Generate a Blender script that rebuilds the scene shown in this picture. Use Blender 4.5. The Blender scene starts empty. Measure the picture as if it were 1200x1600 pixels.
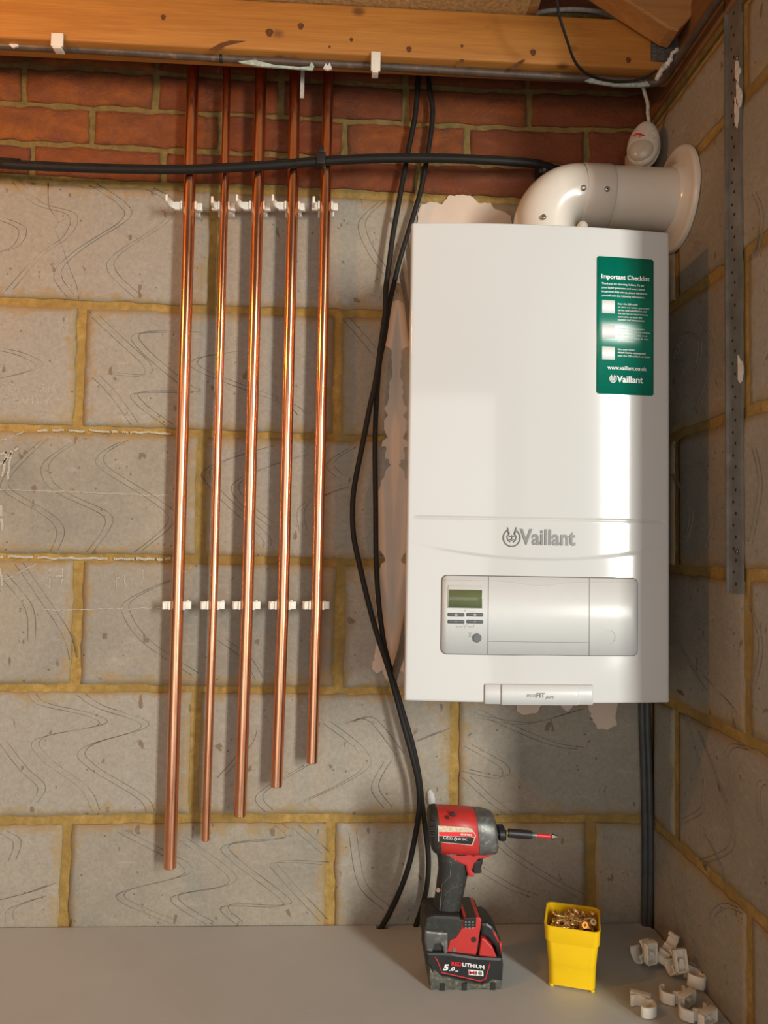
import bpy, bmesh, math, random
from mathutils import Vector, Matrix, noise
random.seed(7)
C = bpy.context.scene.collection
SC = bpy.context.scene
PI = math.pi

# ------------------------------------------------------------------ camera
F = 1182.9
CAM = Vector((0.47127, -1.34883, 0.47961))
YAW, PITCH, ROLL = 0.0486492, 0.0456383, 0.0171419
cy_, sy_, cp_, sp_ = math.cos(YAW), math.sin(YAW), math.cos(PITCH), math.sin(PITCH)
FW = Vector((sy_*cp_, cy_*cp_, sp_))
R0 = Vector((cy_, -sy_, 0)); U0 = R0.cross(FW)
RT = R0*math.cos(ROLL) + U0*math.sin(ROLL)
UP = -R0*math.sin(ROLL) + U0*math.cos(ROLL)
cam = bpy.data.cameras.new('camera'); camo = bpy.data.objects.new('camera', cam); C.objects.link(camo)
m = Matrix((( RT.x, UP.x, -FW.x, CAM.x), (RT.y, UP.y, -FW.y, CAM.y), (RT.z, UP.z, -FW.z, CAM.z), (0, 0, 0, 1)))
camo.matrix_world = m
cam.sensor_fit = 'VERTICAL'; cam.sensor_height = 36; cam.sensor_width = 27; cam.lens = 36*F/1600
cam.clip_start = 0.02
SC.camera = camo

# ------------------------------------------------------------------ light
SC.view_settings.view_transform = 'Standard'; SC.view_settings.look = 'None'
SC.view_settings.gamma = 1; SC.view_settings.use_curve_mapping = False
SC.view_settings.exposure = 0.04
w = bpy.data.worlds.new('world'); SC.world = w; w.use_nodes = True
bg = w.node_tree.nodes['Background']; bg.inputs[0].default_value = (0.86, 0.93, 1.0, 1); bg.inputs[1].default_value = 0.45

def area(name, loc, direction, sx, sy, power, col, spread=PI):
    l = bpy.data.lights.new(name, 'AREA'); l.shape = 'RECTANGLE'; l.size = sx; l.size_y = sy
    l.energy = power; l.color = col; l.spread = spread
    o = bpy.data.objects.new(name, l); C.objects.link(o); o.location = loc
    o.rotation_euler = Vector(direction).to_track_quat('-Z', 'Y').to_euler()
    return o
_az = math.radians(29.8); _d = Vector((math.sin(_az), -math.cos(_az), 0.15)).normalized()
area('daylight_gap_outside', Vector((0.80, -0.25, 0.45))+_d*5.0, -_d, 0.56, 2.35, 235, (0.98, 0.98, 0.90))
area('daylight_front_opening', (-0.15, -3.15, 0.25), (0, 1, 0), 2.3, 2.1, 20, (1.0, 0.94, 0.84))
lp = bpy.data.lights.new('added_warm_light', 'POINT'); lp.energy = 16; lp.color = (1.0, 0.42, 0.10); lp.shadow_soft_size = 0.06  # unseen lamp, added to warm the upper left wall like bounce off timber
lo = bpy.data.objects.new('added_warm_light', lp); C.objects.link(lo); lo.location = (-0.55, -0.80, 1.15)

# ------------------------------------------------------------------ measuring helpers
def ray(u, v):
    return RT*((u-600)/F) + UP*((800-v)/F) + FW
def at(u, v, X=None, Y=None, Z=None):
    d = ray(u, v)
    if X is not None: t = (X-CAM.x)/d.x
    elif Y is not None: t = (Y-CAM.y)/d.y
    else: t = (Z-CAM.z)/d.z
    return CAM + d*t
def lerp(a, b, t): return a + (b-a)*t
def sstep(a, b, x):
    t = max(0.0, min(1.0, (x-a)/(b-a))); return t*t*(3-2*t)
def nz(x, y, z=0.0): return noise.noise(Vector((x, y, z)))

# ------------------------------------------------------------------ materials
def nodes(name):
    mt = bpy.data.materials.new(name); mt.use_nodes = True
    nt = mt.node_tree; b = nt.nodes['Principled BSDF']
    return mt, nt, b
def N(nt, t, **kw):
    n = nt.nodes.new(t)
    for k, v in kw.items():
        if hasattr(n, k): setattr(n, k, v)
    return n
def L(nt, a, b): nt.links.new(a, b)
def ncoord(nt, scale=(1, 1, 1), rot=(0, 0, 0)):
    tc = N(nt, 'ShaderNodeTexCoord'); mp = N(nt, 'ShaderNodeMapping')
    mp.inputs['Scale'].default_value = scale; mp.inputs['Rotation'].default_value = rot
    L(nt, tc.outputs['Object'], mp.inputs['Vector']); return mp.outputs['Vector']
def nnoise(nt, vec, scale, detail=6, rough=0.6, dist=0.0):
    n = N(nt, 'ShaderNodeTexNoise'); n.inputs['Scale'].default_value = scale; n.inputs['Detail'].default_value = detail
    n.inputs['Roughness'].default_value = rough; n.inputs['Distortion'].default_value = dist
    L(nt, vec, n.inputs['Vector']); return n.outputs['Fac']
def nramp(nt, fac, stops):
    r = N(nt, 'ShaderNodeValToRGB'); e = r.color_ramp.elements
    while len(e) < len(stops): e.new(0.5)
    for i, (p, c) in enumerate(stops):
        e[i].position = p; e[i].color = (c if len(c) == 4 else (*c, 1))
    L(nt, fac, r.inputs['Fac']); return r.outputs['Color']
def nmix(nt, fac, a, b, mode='MIX'):
    n = N(nt, 'ShaderNodeMix', data_type='RGBA', blend_type=mode)
    if isinstance(fac, (int, float)): n.inputs[0].default_value = fac
    else: L(nt, fac, n.inputs[0])
    for s, x in ((n.inputs[6], a), (n.inputs[7], b)):
        if isinstance(x, tuple): s.default_value = (*x[:3], 1)
        else: L(nt, x, s)
    return n.outputs[2]
def nbump(nt, b, height, strength, dist=0.002):
    n = N(nt, 'ShaderNodeBump'); n.inputs['Strength'].default_value = strength; n.inputs['Distance'].default_value = dist
    L(nt, height, n.inputs['Height']); L(nt, n.outputs['Normal'], b.inputs['Normal'])
def nmath(nt, op, a, b=None, clamp=False):
    n = N(nt, 'ShaderNodeMath', operation=op, use_clamp=clamp)
    for i, x in enumerate((a, b)):
        if x is None: continue
        if isinstance(x, (int, float)): n.inputs[i].default_value = x
        else: L(nt, x, n.inputs[i])
    return n.outputs[0]
BW = (0, 0, 0); WH = (1, 1, 1)

def plain(name, col, rough=0.5, metal=0.0, var=0.12, scale=40, bump=0.0, coat=0.0, dirt=None, dirt_amt=0.0, spec=None, trans=0):
    mt, nt, b = nodes(name)
    v = ncoord(nt); f = nnoise(nt, v, scale)
    lo_ = tuple(c*(1-var) for c in col); hi = tuple(min(1, c*(1+var)) for c in col)
    c = nramp(nt, f, [(0.3, lo_), (0.7, hi)])
    if dirt:
        f2 = nnoise(nt, v, scale*1.9, 8, 0.7)
        k = nramp(nt, f2, [(0.62-dirt_amt*0.3, BW), (0.75-dirt_amt*0.2, WH)])
        c = nmix(nt, k, c, dirt)
    L(nt, c, b.inputs['Base Color'])
    b.inputs['Roughness'].default_value = rough; b.inputs['Metallic'].default_value = metal
    if coat: b.inputs['Coat Weight'].default_value = coat; b.inputs['Coat Roughness'].default_value = 0.05
    if spec is not None: b.inputs['Specular IOR Level'].default_value = spec
    if bump: nbump(nt, b, f, bump)
    if trans: b.inputs['Subsurface Weight'].default_value = trans; b.inputs['Subsurface Radius'].default_value = (.01, .008, .006); b.inputs['Subsurface Scale'].default_value = 0.3
    return mt

def block_mat():
    mt, nt, b = nodes('aircrete_block')
    v = ncoord(nt)
    at_ = N(nt, 'ShaderNodeAttribute', attribute_name='edge'); rnd = N(nt, 'ShaderNodeAttribute', attribute_name='tone')
    big = nnoise(nt, v, 5, 4, 0.6, 0.4)
    fine = nnoise(nt, v, 170, 5, 0.75)
    base = nramp(nt, rnd.outputs['Fac'], [(0, (0.25, 0.225, 0.185)), (1, (0.34, 0.31, 0.265))])
    base = nmix(nt, nramp(nt, big, [(0.35, BW), (0.7, WH)]), base, (0.35, 0.30, 0.235))
    base = nmix(nt, 0.20, base, nramp(nt, fine, [(0.3, (0.12, 0.12, 0.12)), (0.72, (0.9, 0.9, 0.9))]), 'OVERLAY')
    # mortar smears close to the joints
    st = nnoise(nt, v, 22, 8, 0.68, 1.0)
    stk = nmath(nt, 'ADD', st, nmath(nt, 'MULTIPLY', at_.outputs['Fac'], 0.31))
    k = nramp(nt, stk, [(0.64, BW), (0.78, WH)])
    base = nmix(nt, nmath(nt, 'MULTIPLY', k, 0.6), base, (0.34, 0.22, 0.08))
    # sparse brown specks
    sp = nnoise(nt, ncoord(nt, (1, 1, 0.6)), 46, 3, 0.5)
    k2 = nramp(nt, sp, [(0.675, BW), (0.70, WH)])
    base = nmix(nt, nmath(nt, 'MULTIPLY', k2, 0.7), base, (0.16, 0.10, 0.05))
    # pin holes
    vo = N(nt, 'ShaderNodeTexVoronoi'); vo.inputs['Scale'].default_value = 75; L(nt, v, vo.inputs['Vector'])
    k3 = nramp(nt, vo.outputs['Distance'], [(0.10, WH), (0.16, BW)])
    gate = nramp(nt, nnoise(nt, v, 30, 2), [(0.56, BW), (0.6, WH)])
    k3 = nmath(nt, 'MULTIPLY', k3, gate)
    base = nmix(nt, nmath(nt, 'MULTIPLY', k3, 0.6), base, (0.07, 0.06, 0.05))
    # pale dusty wipes
    pw = nnoise(nt, ncoord(nt, (3, 3, 9), (0.0, 0.5, 0)), 6, 7, 0.7)
    base = nmix(nt, nmath(nt, 'MULTIPLY', nramp(nt, pw, [(0.56, BW), (0.8, WH)]), 0.35), base, (0.52, 0.49, 0.45))
    L(nt, base, b.inputs['Base Color']); b.inputs['Roughness'].default_value = 0.85; b.inputs['Specular IOR Level'].default_value = 0.25
    h = nmath(nt, 'SUBTRACT', nmath(nt, 'ADD', fine, nmath(nt, 'MULTIPLY', st, 0.8)), nmath(nt, 'MULTIPLY', k3, 2.0))
    nbump(nt, b, h, 0.45, 0.0012)
    return mt
def mortar_mat():
    mt, nt, b = nodes('yellow_mortar')
    v = ncoord(nt); f = nnoise(nt, v, 60, 8, 0.7); g = nnoise(nt, v, 6, 4)
    c = nramp(nt, f, [(0.3, (0.25, 0.145, 0.032)), (0.7, (0.50, 0.325, 0.095))])
    c = nmix(nt, nramp(nt, g, [(0.4, BW), (0.75, WH)]), c, (0.22, 0.14, 0.035))
    old = N(nt, 'ShaderNodeAttribute', attribute_name='tone')
    c = nmix(nt, nramp(nt, old.outputs['Fac'], [(0.1, WH), (0.4, BW)]), c, nramp(nt, f, [(0.3, (0.13, 0.085, 0.02)), (0.7, (0.27, 0.19, 0.06))]))
    L(nt, c, b.inputs['Base Color']); b.inputs['Roughness'].default_value = 0.9
    nbump(nt, b, f, 0.7, 0.003)
    return mt
def brick_mat():
    mt, nt, b = nodes('red_brick')
    v = ncoord(nt); at_ = N(nt, 'ShaderNodeAttribute', attribute_name='tone')
    f = nnoise(nt, v, 28, 8, 0.7, 0.5); g = nnoise(nt, v, 110, 5, 0.7)
    c1 = nramp(nt, at_.outputs['Fac'], [(0, (0.24, 0.065, 0.022)), (0.5, (0.38, 0.10, 0.026)), (1, (0.56, 0.175, 0.03))])
    c = nmix(nt, nramp(nt, f, [(0.38, BW), (0.7, WH)]), c1, (0.30, 0.10, 0.05))
    c = nmix(nt, nmath(nt, 'MULTIPLY', nramp(nt, g, [(0.6, BW), (0.72, WH)]), 0.4), c, (0.50, 0.27, 0.15))
    L(nt, c, b.inputs['Base Color']); b.inputs['Roughness'].default_value = 0.85
    r2 = nnoise(nt, ncoord(nt, (1, 1, 1.6)), 16, 9, 0.75, 2.2)
    h = nmath(nt, 'ADD', nmath(nt, 'MULTIPLY', r2, 1.3), nmath(nt, 'MULTIPLY', g, 0.35)); nbump(nt, b, h, 1.0, 0.012)
    return mt
def wood_mat(name, axis, a, bcol, knot=True):
    mt, nt, b = nodes(name)
    s = [1, 1, 1]; 
    for i in range(3): s[i] = 1.2 if i == axis else 16
    v = ncoord(nt, tuple(s)); f = nnoise(nt, v, 2.6, 8, 0.65, 0.6)
    s2 = [14*x for x in s]; s2[axis] = 4
    g = nnoise(nt, ncoord(nt, tuple(s2)), 2.0, 3, 0.6)
    c = nramp(nt, f, [(0.25, a), (0.75, bcol)])
    c = nmix(nt, 0.25, c, nramp(nt, g, [(0.3, (0.25, 0.25, 0.25)), (0.7, (0.8, 0.8, 0.8))]), 'OVERLAY')
    if knot:
        vo = N(nt, 'ShaderNodeTexVoronoi'); vo.inputs['Scale'].default_value = 1; 
        sk = [13, 13, 13]; sk[axis] = 9
        L(nt, ncoord(nt, tuple(sk)), vo.inputs['Vector'])
        k = nramp(nt, vo.outputs['Distance'], [(0.05, WH), (0.13, BW)])
        c = nmix(nt, nmath(nt, 'MULTIPLY', k, 0.75), c, (0.10, 0.03, 0.008))
    L(nt, c, b.inputs['Base Color']); b.inputs['Roughness'].default_value = 0.62
    nbump(nt, b, g, 0.12, 0.001)
    return mt
def copper_mat():
    mt, nt, b = nodes('copper')
    v = ncoord(nt, (1, 1, 0.35)); f = nnoise(nt, v, 30, 8, 0.7, 0.3); g = nnoise(nt, ncoord(nt, (1, 1, 0.15)), 14, 5, 0.6)
    c = nramp(nt, f, [(0.35, (0.78, 0.34, 0.18)), (0.62, (0.90, 0.45, 0.27))])
    k = nramp(nt, g, [(0.60, BW), (0.72, WH)])
    c = nmix(nt, nmath(nt, 'MULTIPLY', k, 0.55), c, (0.42, 0.14, 0.07))
    L(nt, c, b.inputs['Base Color']); b.inputs['Metallic'].default_value = 1.0
    r = nmath(nt, 'ADD', nmath(nt, 'MULTIPLY', f, 0.16), 0.13); L(nt, r, b.inputs['Roughness'])
    return mt
def shelf_mat():
    mt, nt, b = nodes('grey_shelf_board')
    v = ncoord(nt); f = nnoise(nt, v, 3, 5, 0.6); g = nnoise(nt, v, 130, 3, 0.6)
    c = nramp(nt, f, [(0.3, (0.43, 0.43, 0.415)), (0.7, (0.50, 0.50, 0.485))])
    k = nramp(nt, g, [(0.70, BW), (0.74, WH)])
    c = nmix(nt, nmath(nt, 'MULTIPLY', k, 0.35), c, (0.22, 0.17, 0.12))
    L(nt, c, b.inputs['Base Color']); b.inputs['Roughness'].default_value = 0.55
    nbump(nt, b, f, 0.1, 0.001)
    return mt
def white_mat():
    mt, nt, b = nodes('white_enamel')
    v = ncoord(nt); f = nnoise(nt, v, 3, 2)
    L(nt, nramp(nt, f, [(0.3, (0.60, 0.59, 0.575)), (0.7, (0.62, 0.61, 0.595))]), b.inputs['Base Color'])
    b.inputs['Roughness'].default_value = 0.09; b.inputs['Specular IOR Level'].default_value = 0.5
    b.inputs['Coat Weight'].default_value = 0.3; b.inputs['Coat Roughness'].default_value = 0.02
    return mt

M = dict(
    block=block_mat(), mortar=mortar_mat(), brick=brick_mat(),
    groove=plain('scored_line', (0.19, 0.165, 0.135), 0.95, var=0.3, scale=300),
    plaster=plain('old_plaster', (0.66, 0.52, 0.42), 0.8, var=0.06, scale=12, bump=0.15),
    chalk=plain('chalk', (0.46, 0.42, 0.35), 0.95, var=0.2, scale=400),
    joist=wood_mat('joist_pine', 0, (0.38, 0.135, 0.02), (0.56, 0.245, 0.045)),
    rafter=wood_mat('rafter_pine', 0, (0.33, 0.14, 0.04), (0.52, 0.26, 0.08), False),
    plate_wood=wood_mat('plate_pine', 1, (0.17, 0.075, 0.025), (0.27, 0.125, 0.04), False),
    chip=plain('chipboard', (0.50, 0.33, 0.14), 0.85, var=0.35, scale=160, bump=0.3),
    dark_wood=plain('dark_boarding', (0.12, 0.07, 0.035), 0.85, var=0.3, scale=14),
    concrete=plain('concrete_floor', (0.25, 0.24, 0.23), 0.9, var=0.15, scale=6, bump=0.2),
    render=plain('rough_wall', (0.34, 0.31, 0.27), 0.9, var=0.15, scale=4, bump=0.3),
    copper=copper_mat(), white=white_mat(),
    side_white=plain('casing_side', (0.80, 0.77, 0.73), 0.06, var=0.01, coat=1.0, spec=1.0),
    panel=plain('panel_plastic', (0.64, 0.635, 0.62), 0.34, var=0.015),
    seam=plain('seam_grey', (0.22, 0.22, 0.22), 0.6, var=0.05),
    seam_light=plain('seam_light', (0.50, 0.50, 0.49), 0.6, var=0.05),
    button=plain('button_grey', (0.12, 0.125, 0.13), 0.45, var=0.05),
    screen=plain('lcd', (0.13, 0.15, 0.07), 0.08, var=0.12, scale=30),
    grey_letter=plain('raised_letter', (0.20, 0.19, 0.18), 0.45, metal=0.0, var=0.05),
    sticker=plain('sticker_green', (0.0, 0.175, 0.115), 0.22, var=0.04),
    ink_white=plain('white_print', (0.85, 0.85, 0.83), 0.4, var=0.02),
    ink_red=plain('red_print', (0.75, 0.02, 0.03), 0.4, var=0.05),
    flue=plain('flue_enamel', (0.72, 0.66, 0.58), 0.22, var=0.02, scale=10, coat=0.3),
    steel=plain('zinc_screw', (0.45, 0.43, 0.40), 0.3, metal=1.0, var=0.1),
    galv=plain('galvanised', (0.30, 0.295, 0.28), 0.5, metal=0.75, var=0.22, scale=30, dirt=(0.30, 0.26, 0.20), dirt_amt=0.3),
    hole=plain('hole_dark', (0.025, 0.022, 0.02), 0.9),
    conduit=plain('old_conduit', (0.115, 0.085, 0.065), 0.45, metal=0.3, var=0.3, scale=30, dirt=(0.25, 0.17, 0.11), dirt_amt=0.2),
    verdigris=plain('pale_paint', (0.42, 0.52, 0.46), 0.8, var=0.3, scale=200),
    filler=plain('white_filler', (0.68, 0.65, 0.62), 0.9, var=0.12, scale=120, bump=0.5),
    cable=plain('black_cable', (0.014, 0.012, 0.011), 0.6, var=0.2, scale=80, spec=0.3),
    cable_grey=plain('grey_cable', (0.05, 0.052, 0.053), 0.5, var=0.25, scale=60),
    cord_white=plain('white_cord', (0.52, 0.49, 0.44), 0.6, var=0.2, scale=150, dirt=(0.25, 0.2, 0.14), dirt_amt=0.2),
    nylon=plain('white_nylon', (0.84, 0.79, 0.70), 0.42, var=0.04, trans=0.25),
    sensor=plain('sensor_plastic', (0.62, 0.57, 0.50), 0.35, var=0.1, scale=60, dirt=(0.36, 0.30, 0.23), dirt_amt=0.25),
    lens=plain('sensor_lens', (0.50, 0.45, 0.37), 0.25, var=0.05),
    red=plain('tool_red', (0.50, 0.030, 0.026), 0.42, var=0.12, scale=50, dirt=(0.30, 0.05, 0.04), dirt_amt=0.1),
    rubber=plain('tool_rubber', (0.020, 0.020, 0.017), 0.6, var=0.2, scale=70, dirt=(0.06, 0.056, 0.046), dirt_amt=0.25),
    worn=plain('worn_metal', (0.14, 0.14, 0.132), 0.42, metal=0.5, var=0.35, scale=60, dirt=(0.32, 0.30, 0.26), dirt_amt=0.3),
    blackp=plain('black_plastic', (0.016, 0.016, 0.017), 0.4, var=0.2),
    dusty=plain('dusty_rubber', (0.075, 0.077, 0.06), 0.75, var=0.3, scale=90, dirt=(0.22, 0.21, 0.16), dirt_amt=0.4),
    cream=plain('worn_label', (0.62, 0.50, 0.36), 0.6, var=0.3, scale=300),
    yellow=plain('yellow_plastic', (0.92, 0.58, 0.004), 0.4, var=0.02, trans=0.1),
    bit_yellow=plain('bit_band', (0.75, 0.6, 0.03), 0.4),
    bit_steel=plain('bit_steel', (0.6, 0.56, 0.48), 0.3, metal=1.0),
    copper_screw=plain('coppery_screw', (0.42, 0.24, 0.17), 0.4, metal=0.6, var=0.3, scale=400),
    gold=plain('passivated_screw', (0.80, 0.56, 0.25), 0.36, metal=0.9, var=0.2, scale=200),
    nail=plain('nail_plate', (0.13, 0.125, 0.115), 0.55, metal=0.5, var=0.3, scale=120),
)

# ------------------------------------------------------------------ mesh builder
class MB:
    def __init__(s): s.v = []; s.f = []; s.mi = []; s.sm = []; s.edge = {}; s.tone = {}
    def add(s, vs, fs, mi=0, smooth=False):
        o = len(s.v); s.v += [Vector(p) for p in vs]
        for f in fs: s.f.append(tuple(i+o for i in f)); s.mi.append(mi); s.sm.append(smooth)
        return o
    def box(s, lo, hi, mi=0, M4=None):
        (a, b, c), (d, e, f) = lo, hi
        vs = [Vector(p) for p in ((a,b,c),(d,b,c),(d,e,c),(a,e,c),(a,b,f),(d,b,f),(d,e,f),(a,e,f))]
        if M4: vs = [M4 @ p for p in vs]
        s.add(vs, [(0,3,2,1),(4,5,6,7),(0,1,5,4),(1,2,6,5),(2,3,7,6),(3,0,4,7)], mi)
    def rings(s, rs, mi=0, smooth=True, caps=True, closed=False):
        n = len(rs[0]); o = s.add([p for r in rs for p in r], [])
        K = len(rs) if closed else len(rs)-1
        for i in range(K):
            a = o+i*n; b = o+((i+1) % len(rs))*n
            for j in range(n):
                s.f.append((a+j, a+(j+1) % n, b+(j+1) % n, b+j)); s.mi.append(mi); s.sm.append(smooth)
        if caps and not closed:
            s.f.append(tuple(o+j for j in range(n-1, -1, -1))); s.mi.append(mi); s.sm.append(False)
            e = o+(len(rs)-1)*n
            s.f.append(tuple(e+j for j in range(n))); s.mi.append(mi); s.sm.append(False)
    def tube(s, pts, r, seg=14, mi=0, caps=True, closed=False):
        pts = [Vector(p) for p in pts]; rs = []
        n = len(pts); prev = None
        for i, p in enumerate(pts):
            if closed: t = pts[(i+1) % n]-pts[i-1]
            else: t = pts[min(i+1, n-1)]-pts[max(i-1, 0)]
            t.normalize()
            if prev is None:
                a = t.cross(Vector((0, 1, 0)))
                if a.length < 0.1: a = t.cross(Vector((0, 0, 1)))
                a.normalize()
            else:
                a = prev - t*prev.dot(t); a.normalize()
            prev = a; b = t.cross(a)
            rr = r[i] if isinstance(r, (list, tuple)) else r
            rs.append([p+(a*math.cos(2*PI*j/seg)+b*math.sin(2*PI*j/seg))*rr for j in range(seg)])
        s.rings(rs, mi, True, caps, closed)
    def prism(s, poly, y0, y1, mi=0, bev=0.0):
        """poly: list of Vector (x,z) ; extruded along y from y0 (front) to y1"""
        P = [Vector((p[0], p[1])) for p in poly]; n = len(P)
        ar = sum(P[i].x*P[(i+1) % n].y-P[(i+1) % n].x*P[i].y for i in range(n))
        if ar < 0: P.reverse()
        def inset(d):
            out = []
            for i in range(n):
                e0 = (P[i]-P[i-1]).normalized(); e1 = (P[(i+1) % n]-P[i]).normalized()
                n0 = Vector((-e0.y, e0.x)); n1 = Vector((-e1.y, e1.x)); b = n0+n1
                if b.length < 1e-6: b = n0
                b.normalize(); out.append(P[i]+b*(d/max(0.5, b.dot(n1))))
            return out
        if bev > 0:
            prof = [(bev, 0), (bev*0.3, bev*0.3), (0, bev), ]
            ys = [(y0+(dy if y1 > y0 else -dy), ins) for ins, dy in prof] + [(y1-(dy if y1 > y0 else -dy), ins) for ins, dy in reversed(prof)]
        else: ys = [(y0, 0), (y1, 0)]
        rs = [[(q.x, yy, q.y) for q in inset(ins)] for yy, ins in ys]
        s.rings(rs, mi, False, True)
        return s
    def build(s, name, mats, parent=None, local=False, smooth=None):
        me = bpy.data.meshes.new(name)
        off = parent.get('_o') if (parent is not None) else None
        loc = Vector(off) if off is not None and not local else Vector((0, 0, 0))
        me.from_pydata([tuple(p-loc) for p in s.v], [], s.f)
        mats = mats if isinstance(mats, (list, tuple)) else [mats]
        for m_ in mats: me.materials.append(m_)
        for p, mi, sm in zip(me.polygons, s.mi, s.sm): p.material_index = mi; p.use_smooth = sm if smooth is None else smooth
        bm = bmesh.new(); bm.from_mesh(me); bmesh.ops.recalc_face_normals(bm, faces=bm.faces); bm.to_mesh(me); bm.free()
        o = bpy.data.objects.new(name, me); C.objects.link(o)
        if parent is not None: o.parent = parent
        if off is not None: o['_o'] = off
        elif local is False and parent is None: pass
        return o
def auto_smooth(o, ang=35):
    me = o.data
    for p in me.polygons: p.use_smooth = True
    bm = bmesh.new(); bm.from_mesh(me)
    for e in bm.edges:
        if len(e.link_faces) == 2 and e.calc_face_angle(0) > math.radians(ang): e.smooth = False
    bm.to_mesh(me); bm.free()
    return o
def bevel(o, wdt, seg=3):
    b = o.modifiers.new('bevel', 'BEVEL'); b.width = wdt; b.segments = seg; b.limit_method = 'ANGLE'; b.angle_limit = math.radians(40)
    for p in o.data.polygons: p.use_smooth = True
    return o
def thing(name, label, cat, loc, group=None):
    o = bpy.data.objects.new(name, None); C.objects.link(o); o.location = loc; o.empty_display_size = 0.02
    o['_o'] = tuple(loc); o['label'] = label; o['category'] = cat
    if group: o['group'] = group
    return o
def tag(o, label, cat, group=None):
    o['label'] = label; o['category'] = cat
    if group: o['group'] = group
    return o
def struct(o): o['kind'] = 'structure'; return o
def set_origin(o, loc):
    """move a top-level mesh's origin to loc without moving its shape"""
    o.data.transform(Matrix.Translation(-Vector(loc))); o.location = loc; return o

# =================================================================== SETTING
XC = 1.0245          # right corner
BEDS = {0: [(0,1284),(300,1277),(600,1279),(1000,1279)], 1: [(0,1074),(300,1075),(530,1080),(700,1081)],
        2: [(0,870),(300,873),(600,880)], 3: [(0,668),(150,672),(400,680),(600,687)],
        4: [(0,470),(150,478),(400,486),(600,493)], 5: [(0,279),(150,287),(300,294),(450,299),(600,308),(800,316)]}
BW_ = {k: [at(u, v, Y=0) for u, v in l] for k, l in BEDS.items()}
def bedz(k, x):
    if k < 0: return bedz(0, x)+0.225*k
    l = BW_[k]
    if x <= l[0].x: return l[0].z
    if x >= l[-1].x: return lerp(l[-1].z, 0.225*k, min(1, (x-l[-1].x)/0.3))
    for a, b in zip(l, l[1:]):
        if a.x <= x <= b.x: return lerp(a.z, b.z, (x-a.x)/(b.x-a.x))

def add_block(mb, edge, tone, c00, c10, c11, c01, to3, mi, proud, seed, res=0.011, tonev=0.5, jit=0.0017, rough=0.0009):
    """block face from four 2D corners (a,z); to3(a,z,h) gives the 3D point at height h off the mortar"""
    wd = (c10[0]-c00[0]); ht = (c01[1]-c00[1])
    nx = max(3, int(abs(wd)/res)); ny = max(3, int(abs(ht)/res))
    o = len(mb.v); idx = {}
    for j in range(ny+1):
        for i in range(nx+1):
            s, t = i/nx, j/ny
            x = lerp(lerp(c00[0], c10[0], s), lerp(c01[0], c11[0], s), t)
            z = lerp(lerp(c00[1], c10[1], s), lerp(c01[1], c11[1], s), t)
            de = min(s*abs(wd), (1-s)*abs(wd), t*abs(ht), (1-t)*abs(ht))
            dd = min(i, nx-i, j, ny-j)
            jx = jit*nz(x*38+seed, z*38, seed)*2*(1 if dd == 0 else 0.4 if dd == 1 else 0)
            jz = jit*nz(x*38, z*38+seed, seed+9)*2*(1 if dd == 0 else 0.4 if dd == 1 else 0)
            x += jx; z += jz
            h = proud*(1 if dd > 0 else 0.62) + rough*nz(x*22, z*22, seed)+rough*0.6*nz(x*70, z*70, seed)
            mb.v.append(Vector(to3(x, z, h))); e = 1-min(1, de/0.03)
            edge.append(e); tone.append(tonev)
            idx[i, j] = len(mb.v)-1
    for j in range(ny):
        for i in range(nx):
            mb.f.append((idx[i, j], idx[i+1, j], idx[i+1, j+1], idx[i, j+1])); mb.mi.append(mi); mb.sm.append(True)
    # skirt down to the mortar
    per = [(i, 0) for i in range(nx)]+[(nx, j) for j in range(ny)]+[(i, ny) for i in range(nx, 0, -1)]+[(0, j) for j in range(ny, 0, -1)]
    base = len(mb.v)
    for p in per:
        q = mb.v[idx[p]]; mb.v.append(Vector(to3(*inv(q, to3), -0.003))); edge.append(1); tone.append(tonev)
    n = len(per)
    for k in range(n):
        mb.f.append((idx[per[k]], base+k, base+(k+1) % n, idx[per[(k+1) % n]])); mb.mi.append(mi); mb.sm.append(False)
def inv(q, to3): return (q.x, q.z) if to3 is back3 or to3 is front3 else (q.y, q.z)
def back3(a, z, h): return (a, -h, z)
def front3(a, z, h): return (a, -3.2+h, z)
def right3(a, z, h): return (XC-h, a, z)

def mortar_sheet(mb, edge, tone, a0, a1, z0, z1, to3, step=0.012, fine=None):
    na = int((a1-a0)/step); nzz = int((z1-z0)/step); o = len(mb.v)
    for j in range(nzz+1):
        for i in range(na+1):
            a = lerp(a0, a1, i/na); z = lerp(z0, z1, j/nzz)
            mb.v.append(Vector(to3(a, z, 0.0014*nz(a*30, z*30, 3)-0.0003))); edge.append(0); tone.append(0.0 if (to3 is back3 and z > 1.118) else 0.5)
    for j in range(nzz):
        for i in range(na):
            k = o+j*(na+1)+i
            mb.f.append((k, k+1, k+na+2, k+na+1)); mb.mi.append(0); mb.sm.append(True)

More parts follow.
